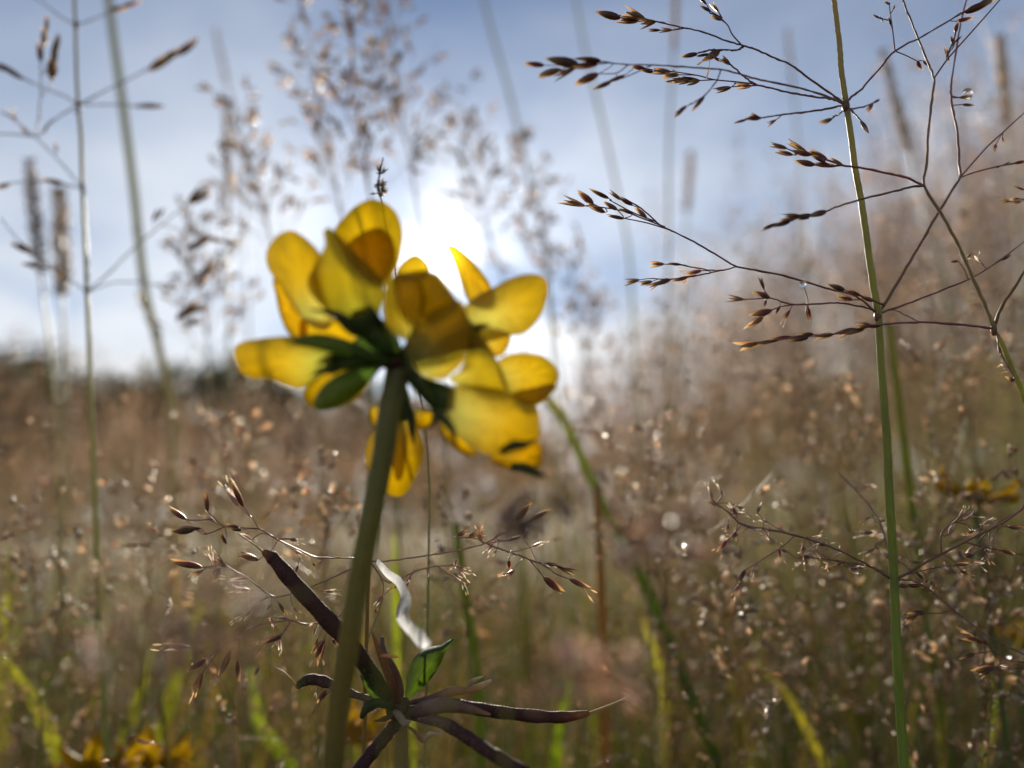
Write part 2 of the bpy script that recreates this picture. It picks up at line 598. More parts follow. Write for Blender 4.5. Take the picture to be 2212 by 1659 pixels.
protos = [proto_panicle(100 + s, L, sp, wh, up=up) for s, (L, sp, wh, up) in enumerate(
    [(.15, .055, 8, (15, 50)), (.17, .06, 8, (20, 60)), (.13, .045, 7, (20, 60)), (.19, .07, 9, (10, 45)), (.12, .03, 8, (40, 75)), (.16, .04, 9, (35, 70))])]
proto_mesh = [p.mesh('panicle', M_HAZY) for p in protos]
culm_protos = []
for s in range(3):
    cm = MB()
    tube(cm, crom([(0, 0, -.02), (.004 * (s - 1), .004, .35), (-.003, .003 * s, .7), (0, 0, 1.0)], 6), [.0007, .0006, .0005, .0003], 5, np.array([(.16, .2, .05), (.28, .27, .1), (.34, .25, .13)]))
    culm_protos.append(cm.mesh('culm', M_CULM))


def copy_grass(x, y, H, kind, s=1.0, lean=0.07, where='over the brown meadow mass', grp='loose panicle grasses standing through the meadow'):
    z0 = gz1(x, y)
    look = 'a narrow upright' if kind > 3 else 'a small open' if kind == 2 else 'a long wide' if kind == 3 else 'an open spreading'
    t_ = empty('meadow_grass', (x, y, z0), 'meadow grass with %s tan panicle, blurred %s' % (look, where), 'grass', grp + ', ' + look)
    c = link(bpy.data.objects.new('culm', culm_protos[kind % 3]), t_)
    c.scale = (1, 1, H)
    p = link(bpy.data.objects.new('panicle', proto_mesh[kind]), t_, (0, 0, H - .003))
    p.scale = (s, s, s)
    t_.rotation_euler = (rnd.gauss(0, lean), rnd.gauss(-.05, lean), rnd.uniform(0, 6.28))
    return t_


def skyline(an):
    """how high (degrees above the horizon) the grass tops reach in each direction: low on one side, a bank on the other"""
    return float(np.interp(math.degrees(an), [-40, -14, -3, 2, 9, 14, 22, 33, 40], [8.0, 8.0, 9, 8, 9.5, 13.5, 18, 23, 24]))


def top_height(g_normal, an, dd, z0, drop, spread_):
    el = skyline(an) + g_normal(0, spread_) - drop
    return CAM_H + dd * math.tan(math.radians(el)) - z0 - .14


placed = 0
while placed < 270:
    near = placed < 140
    dd = 0.19 + .26 * rnd.random() if near else 0.42 + 1.2 * rnd.random() ** 1.2
    an = math.radians(rnd.uniform(-38, 38))
    if not near and rnd.random() > 0.45 + 0.55 * (an > math.radians(8)):
        continue
    x, y = dd * math.sin(an), dd * math.cos(an)
    if near:                                  # these stay under the skyline, between the camera and the mass
        H = CAM_H + dd * math.tan(math.radians(min(skyline(an) - 3, rnd.gauss(-3 + 4 * (an > .15), 6.0)))) - gz1(x, y) - .09
    else:
        H = top_height(rnd.gauss, an, dd, gz1(x, y), abs(rnd.gauss(0, 6)) - 2.0 * (an > .2), 1.5)
    copy_grass(x, y, min(.85, max(.12, H)), rnd.randrange(6), rnd.uniform(.8, 1.1) * (.75 if near else 1), where='low between the sharp grasses' if near else 'over the brown meadow mass',
               grp='small grasses low behind the flower' if near else 'loose panicle grasses standing through the meadow')
    placed += 1


for k_ in range(28):                             # soft strokes standing above the bank
    an = math.radians(4 + 31 * (k_ + rnd.random()) / 28)
    dd = rnd.uniform(.5, 1.0)
    x, y = dd * math.sin(an), dd * math.cos(an)
    H = CAM_H + dd * math.tan(math.radians(min(24, skyline(an) + rnd.uniform(1, 8)))) - gz1(x, y) - .12
    copy_grass(x, y, H, 4 + k_ % 2, rnd.uniform(.8, 1.1), where='high above the bank against the sky', grp='soft grasses above the bank')


# ------------------------------------------------------------------ the meadow mass: panicles and blades nobody could count
def scatter(name, plist, mat, N, rr, seed, hfun, label, tilt=.1, culm=True, amax=44, amin=-44):
    g = np.random.default_rng(seed)
    VV, QQ, TT, CC, off = [], [], [], [], 0
    arrs = [p.arrays() for p in plist]
    for i_ in range(N):
        rad_ = math.sqrt(g.uniform(rr[0] ** 2, rr[1] ** 2)) if rr[2] == 'area' else rr[0] + (rr[1] - rr[0]) * g.uniform() ** 1.2
        an = math.radians(g.uniform(amin, amax))
        x, y = rad_ * math.sin(an), rad_ * math.cos(an)
        v, q, t_, c = arrs[g.integers(len(arrs))]
        H = hfun(g, x, y, an)
        ph = g.uniform(0, 6.28)
        s_ = g.uniform(.85, 1.25)
        ca, sa = math.cos(ph), math.sin(ph)
        vv = v * s_
        vv = np.stack([vv[:, 0] * ca - vv[:, 1] * sa, vv[:, 0] * sa + vv[:, 1] * ca, vv[:, 2] + H], 1)
        lx, ly = g.normal(-.03, tilt), g.normal(0, tilt)
        vv[:, 0] += lx * vv[:, 2]
        vv[:, 1] += ly * vv[:, 2]
        base = np.array([x, y, gz1(x, y)])
        VV.append(vv + base)
        QQ.append(q + off)
        TT.append(t_ + off)
        CC.append(c * g.uniform(.75, 1.3))
        off += len(v)
        if culm:
            w_ = .0006
            h_ = H + .002
            cv = np.array([(-w_, 0, 0), (w_, 0, 0), (w_ * .6 + lx * h_, ly * h_, h_), (-w_ * .6 + lx * h_, ly * h_, h_)]) + base
            VV.append(cv)
            QQ.append(np.array([[0, 1, 2, 3]]) + off)
            CC.append(np.array([(.12, .15, .04), (.12, .15, .04), (.33, .26, .13), (.33, .26, .13)]))
            off += 4
    me = mesh_from(name, np.concatenate(VV), np.concatenate(QQ) if QQ else np.zeros((0, 4), int), np.concatenate(TT), np.concatenate(CC), mat)
    o = link(bpy.data.objects.new(name, me))
    return tag(o, label, 'grass', kind='stuff')


def tuft(seed, L, spread, n, spike, wd):
    """far panicle: clustered spikelets round an axis, branches too thin to see"""
    g = np.random.default_rng(seed)
    mb_ = MB()
    tube(mb_, [(0, 0, 0), (.004, 0, L * .5), (.01, 0, L)], [.0005, .0004, .0002], 3, (.3, .22, .13), cap=False)
    f = g.uniform(0, 1, n)
    an = g.uniform(0, 6.28, n)
    rr = spread * (1.05 - .75 * f) * g.uniform(.2, 1, n) ** .6
    p = np.stack([rr * np.cos(an), rr * np.sin(an), L * f + rr * .6], 1)
    u = np.stack([np.cos(an), np.sin(an), np.full(n, .6)], 1) + g.normal(0, .5, (n, 3))
    u /= np.linalg.norm(u, axis=1)[:, None]
    spikes_lod(mb_, g, p, u, spike * g.uniform(.6, 1.3, n), wd, np.array([.53, .405, .305]), np.array([.70, .58, .43]))
    return mb_


def mass_height(drop, sp):
    def f(g, x, y, an):
        dd = math.hypot(x, y)
        return min(.85, max(.12, top_height(g.normal, an, dd, gz1(x, y), abs(g.normal(0, drop)), sp)))
    return f


scatter('meadow_grass_mass', [tuft(200 + k_, L, sp, 70, .0065, .15) for k_, (L, sp) in enumerate([(.15, .05), (.17, .055), (.13, .045), (.18, .04)])], M_HAZY, 1800, (.9, 3.2, 'area'), 11,
        mass_height(6, 2.4), 'dense mauve-brown grass panicles massed across the meadow')
scatter('bank_grass_mass', [tuft(250 + k_, L, sp, 70, .006, .15) for k_, (L, sp) in enumerate([(.15, .05), (.17, .045), (.14, .045)])], M_HAZY, 900, (.6, 2.2, 'area'), 15,
        mass_height(5, 3.6), 'brown panicles crowding the low bank behind the straight pale culm', amin=8)
scatter('far_meadow_grass', [tuft(300 + k_, L, sp, 50, .014, .16) for k_, (L, sp) in enumerate([(.16, .05), (.18, .06), (.14, .05)])], M_HAZY, 1100, (3.2, 12, 'area'), 12,
        mass_height(3, 1.0), 'far brown meadow grass merging into one soft band')


def blade_mesh(g, L, w_, bend, col):
    s_ = np.linspace(0, 1, 7)
    cx = bend * s_ ** 2 * L
    z = L * (s_ - .25 * bend * s_ ** 2)
    wd = w_ * np.sin(np.clip(.25 + s_ * .75, 0, 1) * math.pi) ** .6 * (1 - s_ ** 4 * .9)
    mid = np.stack([cx, 0 * s_, z], 1)
    l_ = mid + np.stack([0 * s_, -wd, wd * .25], 1)
    r_ = mid + np.stack([0 * s_, wd, wd * .25], 1)
    v = np.stack([l_, mid, r_], 1).reshape(-1, 3)
    q = []
    for i_ in range(6):
        for j_ in range(2):
            q.append((i_ * 3 + j_, i_ * 3 + j_ + 1, i_ * 3 + j_ + 4, i_ * 3 + j_ + 3))
    c = np.array(col)[None] * (0.8 + .5 * s_[:, None])
    mb_ = MB()
    mb_.add(v, np.array(q), None, np.repeat(c, 3, 0))
    return mb_


gB = np.random.default_rng(5)
blades = []
for i_ in range(14):
    green = [(0.06, 0.10, 0.015), (0.09, 0.12, 0.02), (0.05, 0.08, 0.014), (0.16, 0.12, 0.05), (0.12, 0.12, 0.03)][i_ % 5]
    blades.append(blade_mesh(gB, gB.uniform(.2, .36), gB.uniform(.0012, .0026), gB.uniform(.05, .7), green))


def blade_scatter(name, N, r0, r1, seed, label, scale=1.0):
    g = np.random.default_rng(seed)
    arrs = [b.arrays() for b in blades]
    VV, QQ, CC, off = [], [], [], 0
    for i_ in range(N):
        rad_ = r0 + (r1 - r0) * g.uniform() ** 1.4
        an = math.radians(g.uniform(-46, 46))
        x, y = rad_ * math.sin(an), rad_ * math.cos(an)
        v, q, _, c = arrs[g.integers(len(arrs))]
        ph = g.uniform(0, 6.28)
        ca, sa = math.cos(ph), math.sin(ph)
        s_ = g.uniform(.7, 1.15) * scale
        VV.append(np.stack([v[:, 0] * ca - v[:, 1] * sa, v[:, 0] * sa + v[:, 1] * ca, v[:, 2]], 1) * s_ + [x, y, gz1(x, y) - .003])
        QQ.append(q + off)
        CC.append(c * g.uniform(.7, 1.3))
        off += len(v)
    me = mesh_from(name, np.concatenate(VV), np.concatenate(QQ), np.zeros((0, 3), int), np.concatenate(CC), M_BLADE)
    return tag(link(bpy.data.objects.new(name, me)), label, 'grass', kind='stuff')


blade_scatter('grass_blades', 5200, .3, 3.2, 21, 'green grass blades filling the foot of the meadow')
blade_scatter('near_grass_blades', 420, .16, .5, 22, 'short green blades low between the flower stems', .85)

# ------------------------------------------------------------------ detailed spikelets shared by the sharp grasses
def spikelet_mesh(name, opening, seed, anthers=0, bend=0.0, pk=.72, c0=(.15, .06, .04), c1=(.48, .36, .15)):
    g = np.random.default_rng(seed)
    mb_ = MB()
    ts = np.array([0, .08, .22, .42, .62, .82, 1.0])
    wprof = .128 * np.sin(math.pi * np.clip(ts, 0, 1) ** pk) ** .85 + .004
    us = np.array([-1, -.33, .33, 1]) * math.radians(86)
    c0, c1 = np.array(c0), np.array(c1)
    for s_ in (-1, 1):
        ln = 1.0 if s_ > 0 else .9
        v, c = [], []
        for t_, w_ in zip(ts, wprof):
            for u_ in us:
                v.append((w_ * math.sin(u_) + bend * t_ * t_, s_ * (w_ * math.cos(u_) * .85 + opening * t_ ** 2 + .004), t_ * ln))
                m_ = min(1, max(0, (t_ - .45) / .5)) ** 1.2
                edge = .25 * abs(u_) / 1.5
                c.append((c0 * (1 - m_) + c1 * m_) * (1 - edge) + np.array([.4, .3, .2]) * edge * .6)
        q = []
        for i_ in range(len(ts) - 1):
            for j_ in range(3):
                a_ = i_ * 4 + j_
                q.append((a_, a_ + 1, a_ + 5, a_ + 4) if s_ > 0 else (a_ + 4, a_ + 5, a_ + 1, a_))
        mb_.add(v, q, None, c)
    tube(mb_, [(0, 0, .05), (0, 0, .4), (.01, 0, .8)], [.02, .09, .01], 5, (.38, .30, .14))
    for k_ in range(anthers):
        dx = g.uniform(-.4, .4)
        p = crom([(0, 0, .55), (dx * .4, g.uniform(-.2, .2), .75), (dx, g.uniform(-.25, .25), .98 + g.uniform(-.05, .12))], 4)
        tube(mb_, p, .012, 3, (.7, .65, .5))
        e = p[-1]
        d = np.array([dx * .5, 0, .28])
        tube(mb_, [e, e + d * .5, e + d], [.02, .045, .02], 5, (.92, .84, .66))
    return mb_.mesh(name, M_PALE if c0[0] > .4 else M_SPIKE)


SPK = [spikelet_mesh('spikelet', .05, 1), spikelet_mesh('spikelet', .10, 2, c0=(.20, .07, .06)), spikelet_mesh('spikelet', .03, 3, c0=(.13, .065, .035)),
       spikelet_mesh('spikelet', .13, 4, c0=(.22, .10, .07), c1=(.5, .4, .2)), spikelet_mesh('spikelet', .16, 11, 0, .12, .6, c0=(.17, .10, .04), c1=(.55, .45, .2)), spikelet_mesh('spikelet', .02, 12, 0, -.08, .85, c0=(.19, .06, .05)), spikelet_mesh('spikelet', .22, 13, 0, .05, .8, c0=(.26, .15, .08), c1=(.6, .5, .3))]
SPK_FL = [spikelet_mesh('spikelet', .18, 5, 3, c0=(.26, .09, .09)), spikelet_mesh('spikelet', .2, 6, 2, c0=(.2, .09, .08))]
SPK_PALE = [spikelet_mesh('spikelet', .15, 7, 2, c0=(.62, .47, .43), c1=(.95, .9, .8)), spikelet_mesh('spikelet', .1, 8, 0, c0=(.58, .42, .38), c1=(.95, .87, .74)), spikelet_mesh('spikelet', .2, 9, 3, c0=(.55, .38, .33), c1=(.95, .9, .8))]
SPK_TAN = [spikelet_mesh('spikelet', .1, 21, 0, .06, .7, c0=(.36, .26, .15), c1=(.66, .54, .34)), spikelet_mesh('spikelet', .05, 22, 0, -.06, .8, c0=(.30, .2, .12), c1=(.6, .48, .3))]


def put_spikelet(parent, root, p0, p1, kind=None):
    me = kind if kind is not None else SPK[rnd.randrange(7)]
    o = bpy.data.objects.new('spikelet', me)
    link(o, parent, p0 - root)
    d = Vector(p1 - p0)
    L = d.length
    o.rotation_mode = 'QUATERNION'
    q = d.to_track_quat('Z', 'Y')
    from mathutils import Quaternion
    o.rotation_quaternion = q @ Quaternion((0, 0, 1), rnd.uniform(0, 6.28))
    wv = rnd.uniform(.72, 1.2)
    L *= rnd.uniform(.85, 1.1)
    o.scale = (L * wv, L * wv, L)
    return o


# crop coordinate systems used while tracing
def c1(x, y): return 442.4 + x * .4639, 380.5 + y * .4639
def c2(x, y): return 309.7 + x * .52, 1017.5 + y * .52
def c3(x, y): return 1106 + x * .5014, y * .5014
def c4(x, y): return 1106 + x * .5014, 827.3 + y * .5014
def c0(x, y): return x, y


class Grass:
    def __init__(self, name, label, culm, d, cf, r0, r1, root_shift=(0, 0), group=None, ds=1.0, col=((.42, .33, .14), (.36, .36, .10), (.20, .30, .05))):
        pts = []
        for e in culm:
            f = e[3] if len(e) > 3 else cf
            x, y = f(e[0], e[1])
            pts.append(W(x, y, (e[2] if len(e) > 2 else d) * ds))
        pts = np.array(pts)
        b = pts[-1]
        dv = pts[-1] - pts[-2]
        dv /= np.linalg.norm(dv)
        root = np.array([b[0] + dv[0] * .1 + root_shift[0], b[1] + dv[1] * .05 + root_shift[1], 0.0])
        root[2] = gz1(root[0], root[1])
        self.root, self.d, self.ds = root, d, ds
        self.t = empty(name, root, label, 'grass', group)
        path = crom(np.concatenate([pts, [b + dv * .05, (b + dv * .1) * .4 + root * .6, root - [0, 0, .01]]]), 9)
        path[:-12] += np.random.default_rng(3).normal(0, .000018, path[:-12].shape)
        mb_ = MB()
        m_ = len(path)
        tube(mb_, path, np.linspace(r0, r1, m_), 20, np.array(col), ridge=.05, rn=7)
        self.culm = mb_.build('culm', M_CULM, self.t, off=root)

    def node(self, x, y, cf=c3, d=None, r=.00055, col=(.20, .10, .05)):
        p = W(*cf(x, y), (d or self.d) * self.ds)
        mb_ = MB()
        tube(mb_, crom([p - UPV * .0009, p, p + UPV * .0009], 3), [r * .6, r, r * 1.05, r * .9, r * .6], 8, col)
        mb_.build('node', M_BRANCH, self.culm, off=self.root)

    def branch(self, pts, cf, d0=None, d1=None, spk=(), r=(.00017, .00011), col=((.24, .12, .08), (.22, .09, .075)), kind=None, subs=(), jit=.0006, extra=0):
        """pts traced base -> tip; depth goes from d0 to d1; spk = (x0,y0,x1,y1) base -> tip"""
        d0 = self.d if d0 is None else d0
        d1 = d0 if d1 is None else d1
        d0, d1 = d0 * self.ds, d1 * self.ds
        mb_ = MB()
        P = np.array([cf(*p[:2]) for p in pts], float)
        seg = np.concatenate([[0], np.cumsum(np.linalg.norm(np.diff(P, axis=0), axis=1))])
        seg /= seg[-1]
        dep = d0 + (d1 - d0) * seg
        w3 = np.array([W(x, y, dd_) for (x, y), dd_ in zip(P, dep)])
        cp = crom(w3, 6)
        cp[1:-1] += np.random.default_rng(len(pts)).normal(0, .00003, cp[1:-1].shape)
        g = np.random.default_rng(int(abs(P[0, 0] * 7 + P[-1, 1])))
        rr = np.linspace(r[0], r[1], len(cp)) * (1 + g.normal(0, .1, len(cp)))
        tube(mb_, cp, rr, 5, np.array(col))

        def depth_at(x, y):
            q = np.argmin(np.hypot(P[:, 0] - x, P[:, 1] - y))
            return dep[q]

        for sb in subs:
            Q = [cf(*p) for p in sb]
            dq = depth_at(*Q[0])
            sp = crom(np.array([W(x, y, dq + .0004 * i_) for i_, (x, y) in enumerate(Q)]), 5)
            tube(mb_, sp, np.linspace(r[1], r[1] * .7, len(sp)), 4, np.array(col[1]))
        stalks = []
        for s_ in spk:
            x0, y0 = cf(s_[0], s_[1])
            x1, y1 = cf(s_[2], s_[3])
            kk = s_[4] if len(s_) > 4 else kind
            dq = depth_at(x0, y0) + rnd.uniform(-jit, jit)
            a_ = W(x0, y0, dq)
            b_ = W(x1, y1, dq + rnd.uniform(-.0012, .0012))
            # thin pedicel back to the nearest point of the branch
            all_ = np.concatenate([cp] + [np.array([W(x, y, depth_at(*cf(*sb[0]))) for x, y in [cf(*p) for p in sb]]) for sb in subs])
            near = all_[np.argmin(np.linalg.norm(all_ - (a_ - (b_ - a_) * .4), axis=1))]
            gap = np.linalg.norm(near - a_)
            if .0003 < gap < .02:
                mid_ = (near + a_) / 2 - (b_ - a_) * .12
                tube(mb_, crom([near, mid_, a_ + (b_ - a_) * .03], 4), r[1] * .65, 4, np.array(col[1]))
            stalks.append((a_, b_, kk))
        for e_ in range(extra):                      # small pale florets hanging on hair-thin stalks
            q0 = cp[int(g.integers(int(len(cp) * .4), len(cp)))]
            dv_ = g.normal(0, 1, 3) * [1, .7, .6] - [0, 0, .55]
            dv_ /= np.linalg.norm(dv_)
            q1 = q0 + dv_ * g.uniform(.0012, .0042)
            tube(mb_, crom([q0, (q0 + q1) / 2 + g.normal(0, .0003, 3), q1], 3), r[1] * .6, 4, np.array(col[1]))
            d2 = dv_ + g.normal(0, .35, 3)
            stalks.append((q1, q1 + d2 / np.linalg.norm(d2) * g.uniform(.0014, .0024), 'p' if g.uniform() < .75 else 'f'))
        br = mb_.build('branch', M_BRANCH, self.t, off=self.root)
        for a_, b_, kk in stalks:
            me = None
            if kk == 'f':
                me = SPK_FL[rnd.randrange(2)]
            elif kk == 'p':
                me = SPK_PALE[rnd.randrange(3)]
            elif kk == 't':
                me = SPK_TAN[rnd.randrange(2)]
            put_spikelet(br, self.root, a_, b_, me)
        return br


# ---- the sharp grass with the pale straight culm
A = Grass('bent_grass', 'sharp bent grass with straight pale green culm and three whorls of thin branches',
          [(1383, -30), (1400, 100), (1412, 200), (1418, 300), (1437, 430), (1462, 600), (1480, 740), (1505, 870), (1530, 1040), (1555, 1220), (1578, 1360), (1586, 1500), (1597, 1659),
           (1612, 200, .115, c4), (1624, 450, .115, c4), (1632, 600, .115, c4), (1646, 850, .115, c4), (1660, 1200, .114, c4), (1675, 1450, .114, c4), (1690, 1680, .113, c4)],
          .115, c3, .00034, .00072, root_shift=(.01, .03))
N1, N2, N3 = (1437, 450), (1575, 1352), (1646, 850)
A.node(1438, 455)
A.node(1576, 1362)
A.node(1647, 860, c4)
A.branch([N1, (1370, 400), (1290, 345), (1200, 280), (1120, 245), (1040, 210), (990, 195), (920, 175), (830, 140), (740, 120), (620, 92)], c3, .115, .116,
         [(622, 93, 528, 108), (575, 80, 470, 45), (545, 92, 440, 84), (470, 78, 362, 52), (692, 130, 625, 128), (640, 130, 575, 130), (905, 88, 850, 62), (893, 55, 848, 2), (858, 50, 805, 22), (840, 20, 800, -20)],
         subs=[[(990, 195), (950, 150), (930, 110), (905, 82), (890, 50)], [(740, 122), (690, 130)], [(850, 55), (893, 70), (905, 85)]])
A.branch([(1000, 198), (970, 215), (920, 215), (860, 215), (800, 228)], c3, .116, .116,
         [(896, 220, 825, 258, 'f'), (850, 232, 780, 246), (800, 230, 716, 250)])
A.branch([N1, (1380, 428), (1290, 415), (1200, 400), (1120, 380), (1050, 362), (1000, 330), (935, 275), (880, 250)], c3, .115, .114,
         [(942, 280, 893, 240), (893, 264, 860, 238), (1035, 370, 950, 374), (945, 376, 872, 392), (810, 348, 735, 352), (780, 342, 700, 352, 'f'), (735, 350, 645, 352), (720, 322, 640, 325), (685, 310, 600, 305), (610, 310, 545, 300), (575, 295, 508, 290)],
         subs=[[(1050, 364), (1030, 369), (945, 374)], [(1050, 362), (960, 352), (870, 343), (800, 325), (690, 308), (610, 302)], [(870, 343), (810, 347)]])
A.branch([N1, (1330, 405), (1200, 370), (1070, 345), (1000, 325), (900, 300), (760, 290), (600, 280), (500, 278), (380, 270), (300, 278)], c3, .116, .137,
         [(385, 262, 265, 250), (372, 278, 250, 288), (290, 278, 150, 255), (270, 298, 140, 345), (215, 298, 110, 325), (140, 282, 48, 272), (375, 318, 245, 372), (490, 322, 405, 362), (430, 350, 338, 392)],
         subs=[[(500, 280), (450, 315), (375, 318)], [(600, 282), (540, 310), (470, 340)]])
A.branch([(900, 302), (880, 350), (830, 410), (770, 450)], c3, .128, .134, [(830, 415, 765, 488), (755, 455, 690, 505), (735, 470, 700, 510)], r=(.00012, .0001))
A.branch([N1, (1350, 470), (1250, 485), (1160, 495), (1075, 508), (1010, 515)], c3, .115, .126, [(1075, 508, 998, 512), (1012, 515, 955, 530), (1060, 500, 1020, 490), (1140, 515, 1088, 545)])
A.branch([N1, (1410, 490), (1380, 505)], c3, .115, .121, [(1382, 510, 1312, 542)])
A.branch([N1, (1475, 490), (1508, 525)], c3, .115, .110, [(1500, 522, 1545, 572)])
A.branch([N1, (1460, 470), (1530, 455), (1560, 440)], c3, .115, .124, [(1555, 448, 1520, 492), (1585, 428, 1540, 452)])
A.branch([N1, (1460, 420), (1500, 390), (1580, 300), (1650, 220), (1780, 150), (1930, 60), (2000, 20)], c3, .115, .118,
         [(1950, 55, 2070, 2), (1915, 92, 1998, 74), (2000, 30, 2090, -20), (1632, 108, 1622, 70), (1585, 80, 1550, 60), (1590, 75, 1600, 95), (1640, 45, 1655, 15), (1625, 20, 1600, 0), (1745, 262, 1762, 302), (1770, 262, 1802, 288)],
         subs=[[(1650, 220), (1640, 130), (1630, 60), (1625, 10)], [(1655, 222), (1700, 240), (1750, 265)], [(1632, 90), (1585, 78)]], r=(.00019, .0001))
A.branch([N2, (1540, 1330), (1450, 1310), (1380, 1305), (1290, 1310), (1220, 1312), (1170, 1302), (1110, 1285), (1000, 1290)], c3, .115, .109,
         [(1002, 1290, 915, 1284), (1112, 1284, 1038, 1254), (1086, 1248, 1068, 1192), (1096, 1292, 1084, 1328), (1122, 1335, 1030, 1365), (1082, 1365, 1003, 1416), (1198, 1335, 1162, 1392, 'f'), (1272, 1320, 1286, 1392), (1155, 1318, 1130, 1360)],
         subs=[[(1275, 1322), (1272, 1280), (1258, 1235)], [(1110, 1285), (1090, 1255)], [(1220, 1312), (1165, 1320), (1120, 1335), (1082, 1362)]], r=(.00015, .0001), col=((.22, .10, .08), (.32, .12, .13)))
A.branch([N2, (1480, 1275), (1350, 1240), (1200, 1195), (1060, 1165), (970, 1148), (900, 1110), (800, 1050), (700, 1000), (640, 970), (560, 900), (500, 865)], c3, .115, .114,
         [(582, 942, 520, 880), (522, 886, 458, 848), (472, 862, 412, 818), (522, 922, 458, 892), (455, 905, 380, 860), (418, 855, 332, 815), (484, 942, 395, 925), (402, 916, 325, 880), (352, 880, 272, 815), (318, 888, 195, 855)],
         subs=[[(660, 978), (560, 940), (480, 910), (400, 895), (320, 885)], [(620, 955), (520, 915), (420, 862)], [(680, 990), (580, 960), (480, 940)]])
A.branch([(970, 1148), (900, 1165), (820, 1158), (735, 1143)], c3, .115, .114, [(733, 1140, 660, 1137), (657, 1138, 580, 1137)], r=(.00012, .0001))
A.branch([(900, 1165), (820, 1182), (750, 1195), (680, 1202), (600, 1200)], c3, .115, .117,
         [(818, 1165, 750, 1182, 'f'), (765, 1190, 685, 1218), (685, 1204, 605, 1228), (645, 1210, 570, 1252), (605, 1212, 540, 1228), (552, 1205, 468, 1222)], r=(.00012, .0001))
A.branch([(1605, 1315), (1560, 1297), (1500, 1275), (1450, 1258)], c3, .113, .111, [(1562, 1297, 1478, 1272), (1502, 1272, 1430, 1252), (1468, 1292, 1385, 1272), (1435, 1250, 1352, 1222)])
A.branch([N2, (1612, 1300), (1700, 1150), (1760, 1050), (1840, 910), (1930, 765), (1926, 700), (1920, 580), (1900, 480), (1890, 410), (1897, 330), (1930, 120), (1960, -10)], c3, .115, .124,
         [(1925, 420, 1988, 408, 'p'), (1940, 450, 1995, 455), (2085, 620, 2075, 660), (2112, 590, 2120, 615), (2120, 710, 2152, 698), (2085, 722, 2112, 712), (2165, 705, 2215, 690)],
         subs=[[(1930, 765), (2040, 640), (2120, 565), (2230, 465)], [(1932, 765), (2000, 740), (2100, 715), (2230, 690)], [(1895, 415), (1950, 425)]], r=(.00026, .00012), col=((.22, .13, .07), (.26, .10, .11)))
A.branch([N2, (1700, 1310), (1830, 1260), (1965, 1205), (2060, 1150), (2230, 1025)], c3, .115, .121, [(2110, 1120, 2160, 1090), (2020, 1130, 1990, 1105, 'p'), (1925, 1125, 1885, 1130), (1960, 1110, 1990, 1080)], r=(.00017, .0001))
A.branch([N2, (1640, 1335), (1700, 1360), (1760, 1390)], c3, .115, .118, r=(.00012, .00008))
A.branch([N3, (1560, 800), (1450, 740), (1330, 690), (1220, 655), (1100, 630), (990, 610), (930, 555), (880, 520)], c4, .115, .117,
         [(1005, 805, 970, 872), (978, 868, 952, 918, 'f'), (1042, 795, 1030, 842, 'p'), (1152, 715, 1152, 772, 'f'), (965, 635, 952, 688), (925, 678, 888, 725, 'f'), (882, 528, 832, 488), (965, 562, 925, 515, 'p'), (865, 500, 845, 445, 'p'), (900, 470, 880, 430, 'p'), (1330, 690, 1310, 700, 'p'), (1110, 625, 1095, 660, 'p')],
         subs=[[(1220, 655), (1150, 715), (1080, 758), (1005, 805)], [(990, 610), (965, 638), (925, 680)], [(880, 520), (905, 480), (890, 440)]], r=(.00019, .00011), col=((.2, .13, .07), (.34, .15, .15)), extra=14)
A.branch([N3, (1560, 795), (1400, 765), (1230, 745)], c4, .116, .122, [(1290, 752, 1225, 742), (1362, 768, 1352, 800, 'p'), (1420, 775, 1385, 790)], r=(.00013, .0001), extra=9)
A.branch([N3, (1720, 810), (1780, 775), (1950, 685), (2100, 610), (2230, 520)], c4, .115, .112, extra=12, r=(.00022, .00014), col=((.2, .11, .08), (.3, .14, .1)),
         spk=[(1985, 740, 1945, 745), (2050, 728, 2100, 720), (2110, 720, 2170, 740), (1880, 655, 1905, 600, 'p'), (1945, 590, 1985, 560, 'p'), (1960, 610, 1985, 640, 'p'), (1925, 580, 1950, 540, 'p')],
         subs=[[(1950, 685), (2030, 705), (2120, 725), (2230, 745)], [(1850, 735), (1850, 650), (1900, 600), (1960, 560)]])
A.branch([N3, (1700, 825), (1800, 800), (1900, 785)], c4, .115, .121, [(1900, 785, 1975, 778), (1990, 775, 2030, 780, 'p')], r=(.00012, .00009), extra=6)
A.branch([N3, (1720, 850), (1790, 885), (1900, 975), (2050, 1090), (2230, 1180)], c4, .115, .116,
         [(1660, 872, 1720, 880), (1700, 872, 1785, 876), (1740, 815, 1782, 852), (1780, 990, 1700, 990), (1745, 1002, 1675, 1030), (2052, 1125, 1975, 1082), (2005, 1110, 1915, 1070), (1995, 1165, 1925, 1190), (2080, 1225, 1965, 1245), (2170, 1228, 2100, 1220, 'p'), (2060, 1240, 1995, 1265)],
         subs=[[(1900, 975), (1840, 992), (1780, 990)], [(2230, 1235), (2170, 1225), (2080, 1225)], [(2230, 1205), (2130, 1190), (2050, 1125)], [(2080, 1150), (2040, 1160), (1995, 1165)]], r=(.00014, .0001))
A.branch([N3, (1640, 780), (1610, 680), (1580, 590), (1500, 480), (1400, 380)], c4, .116, .135, [(1590, 600, 1610, 585, 'p'), (1660, 780, 1672, 745, 'p'), (1560, 700, 1590, 730)], extra=7, r=(.00018, .00011), col=((.3, .17, .15), (.25, .16, .12)))

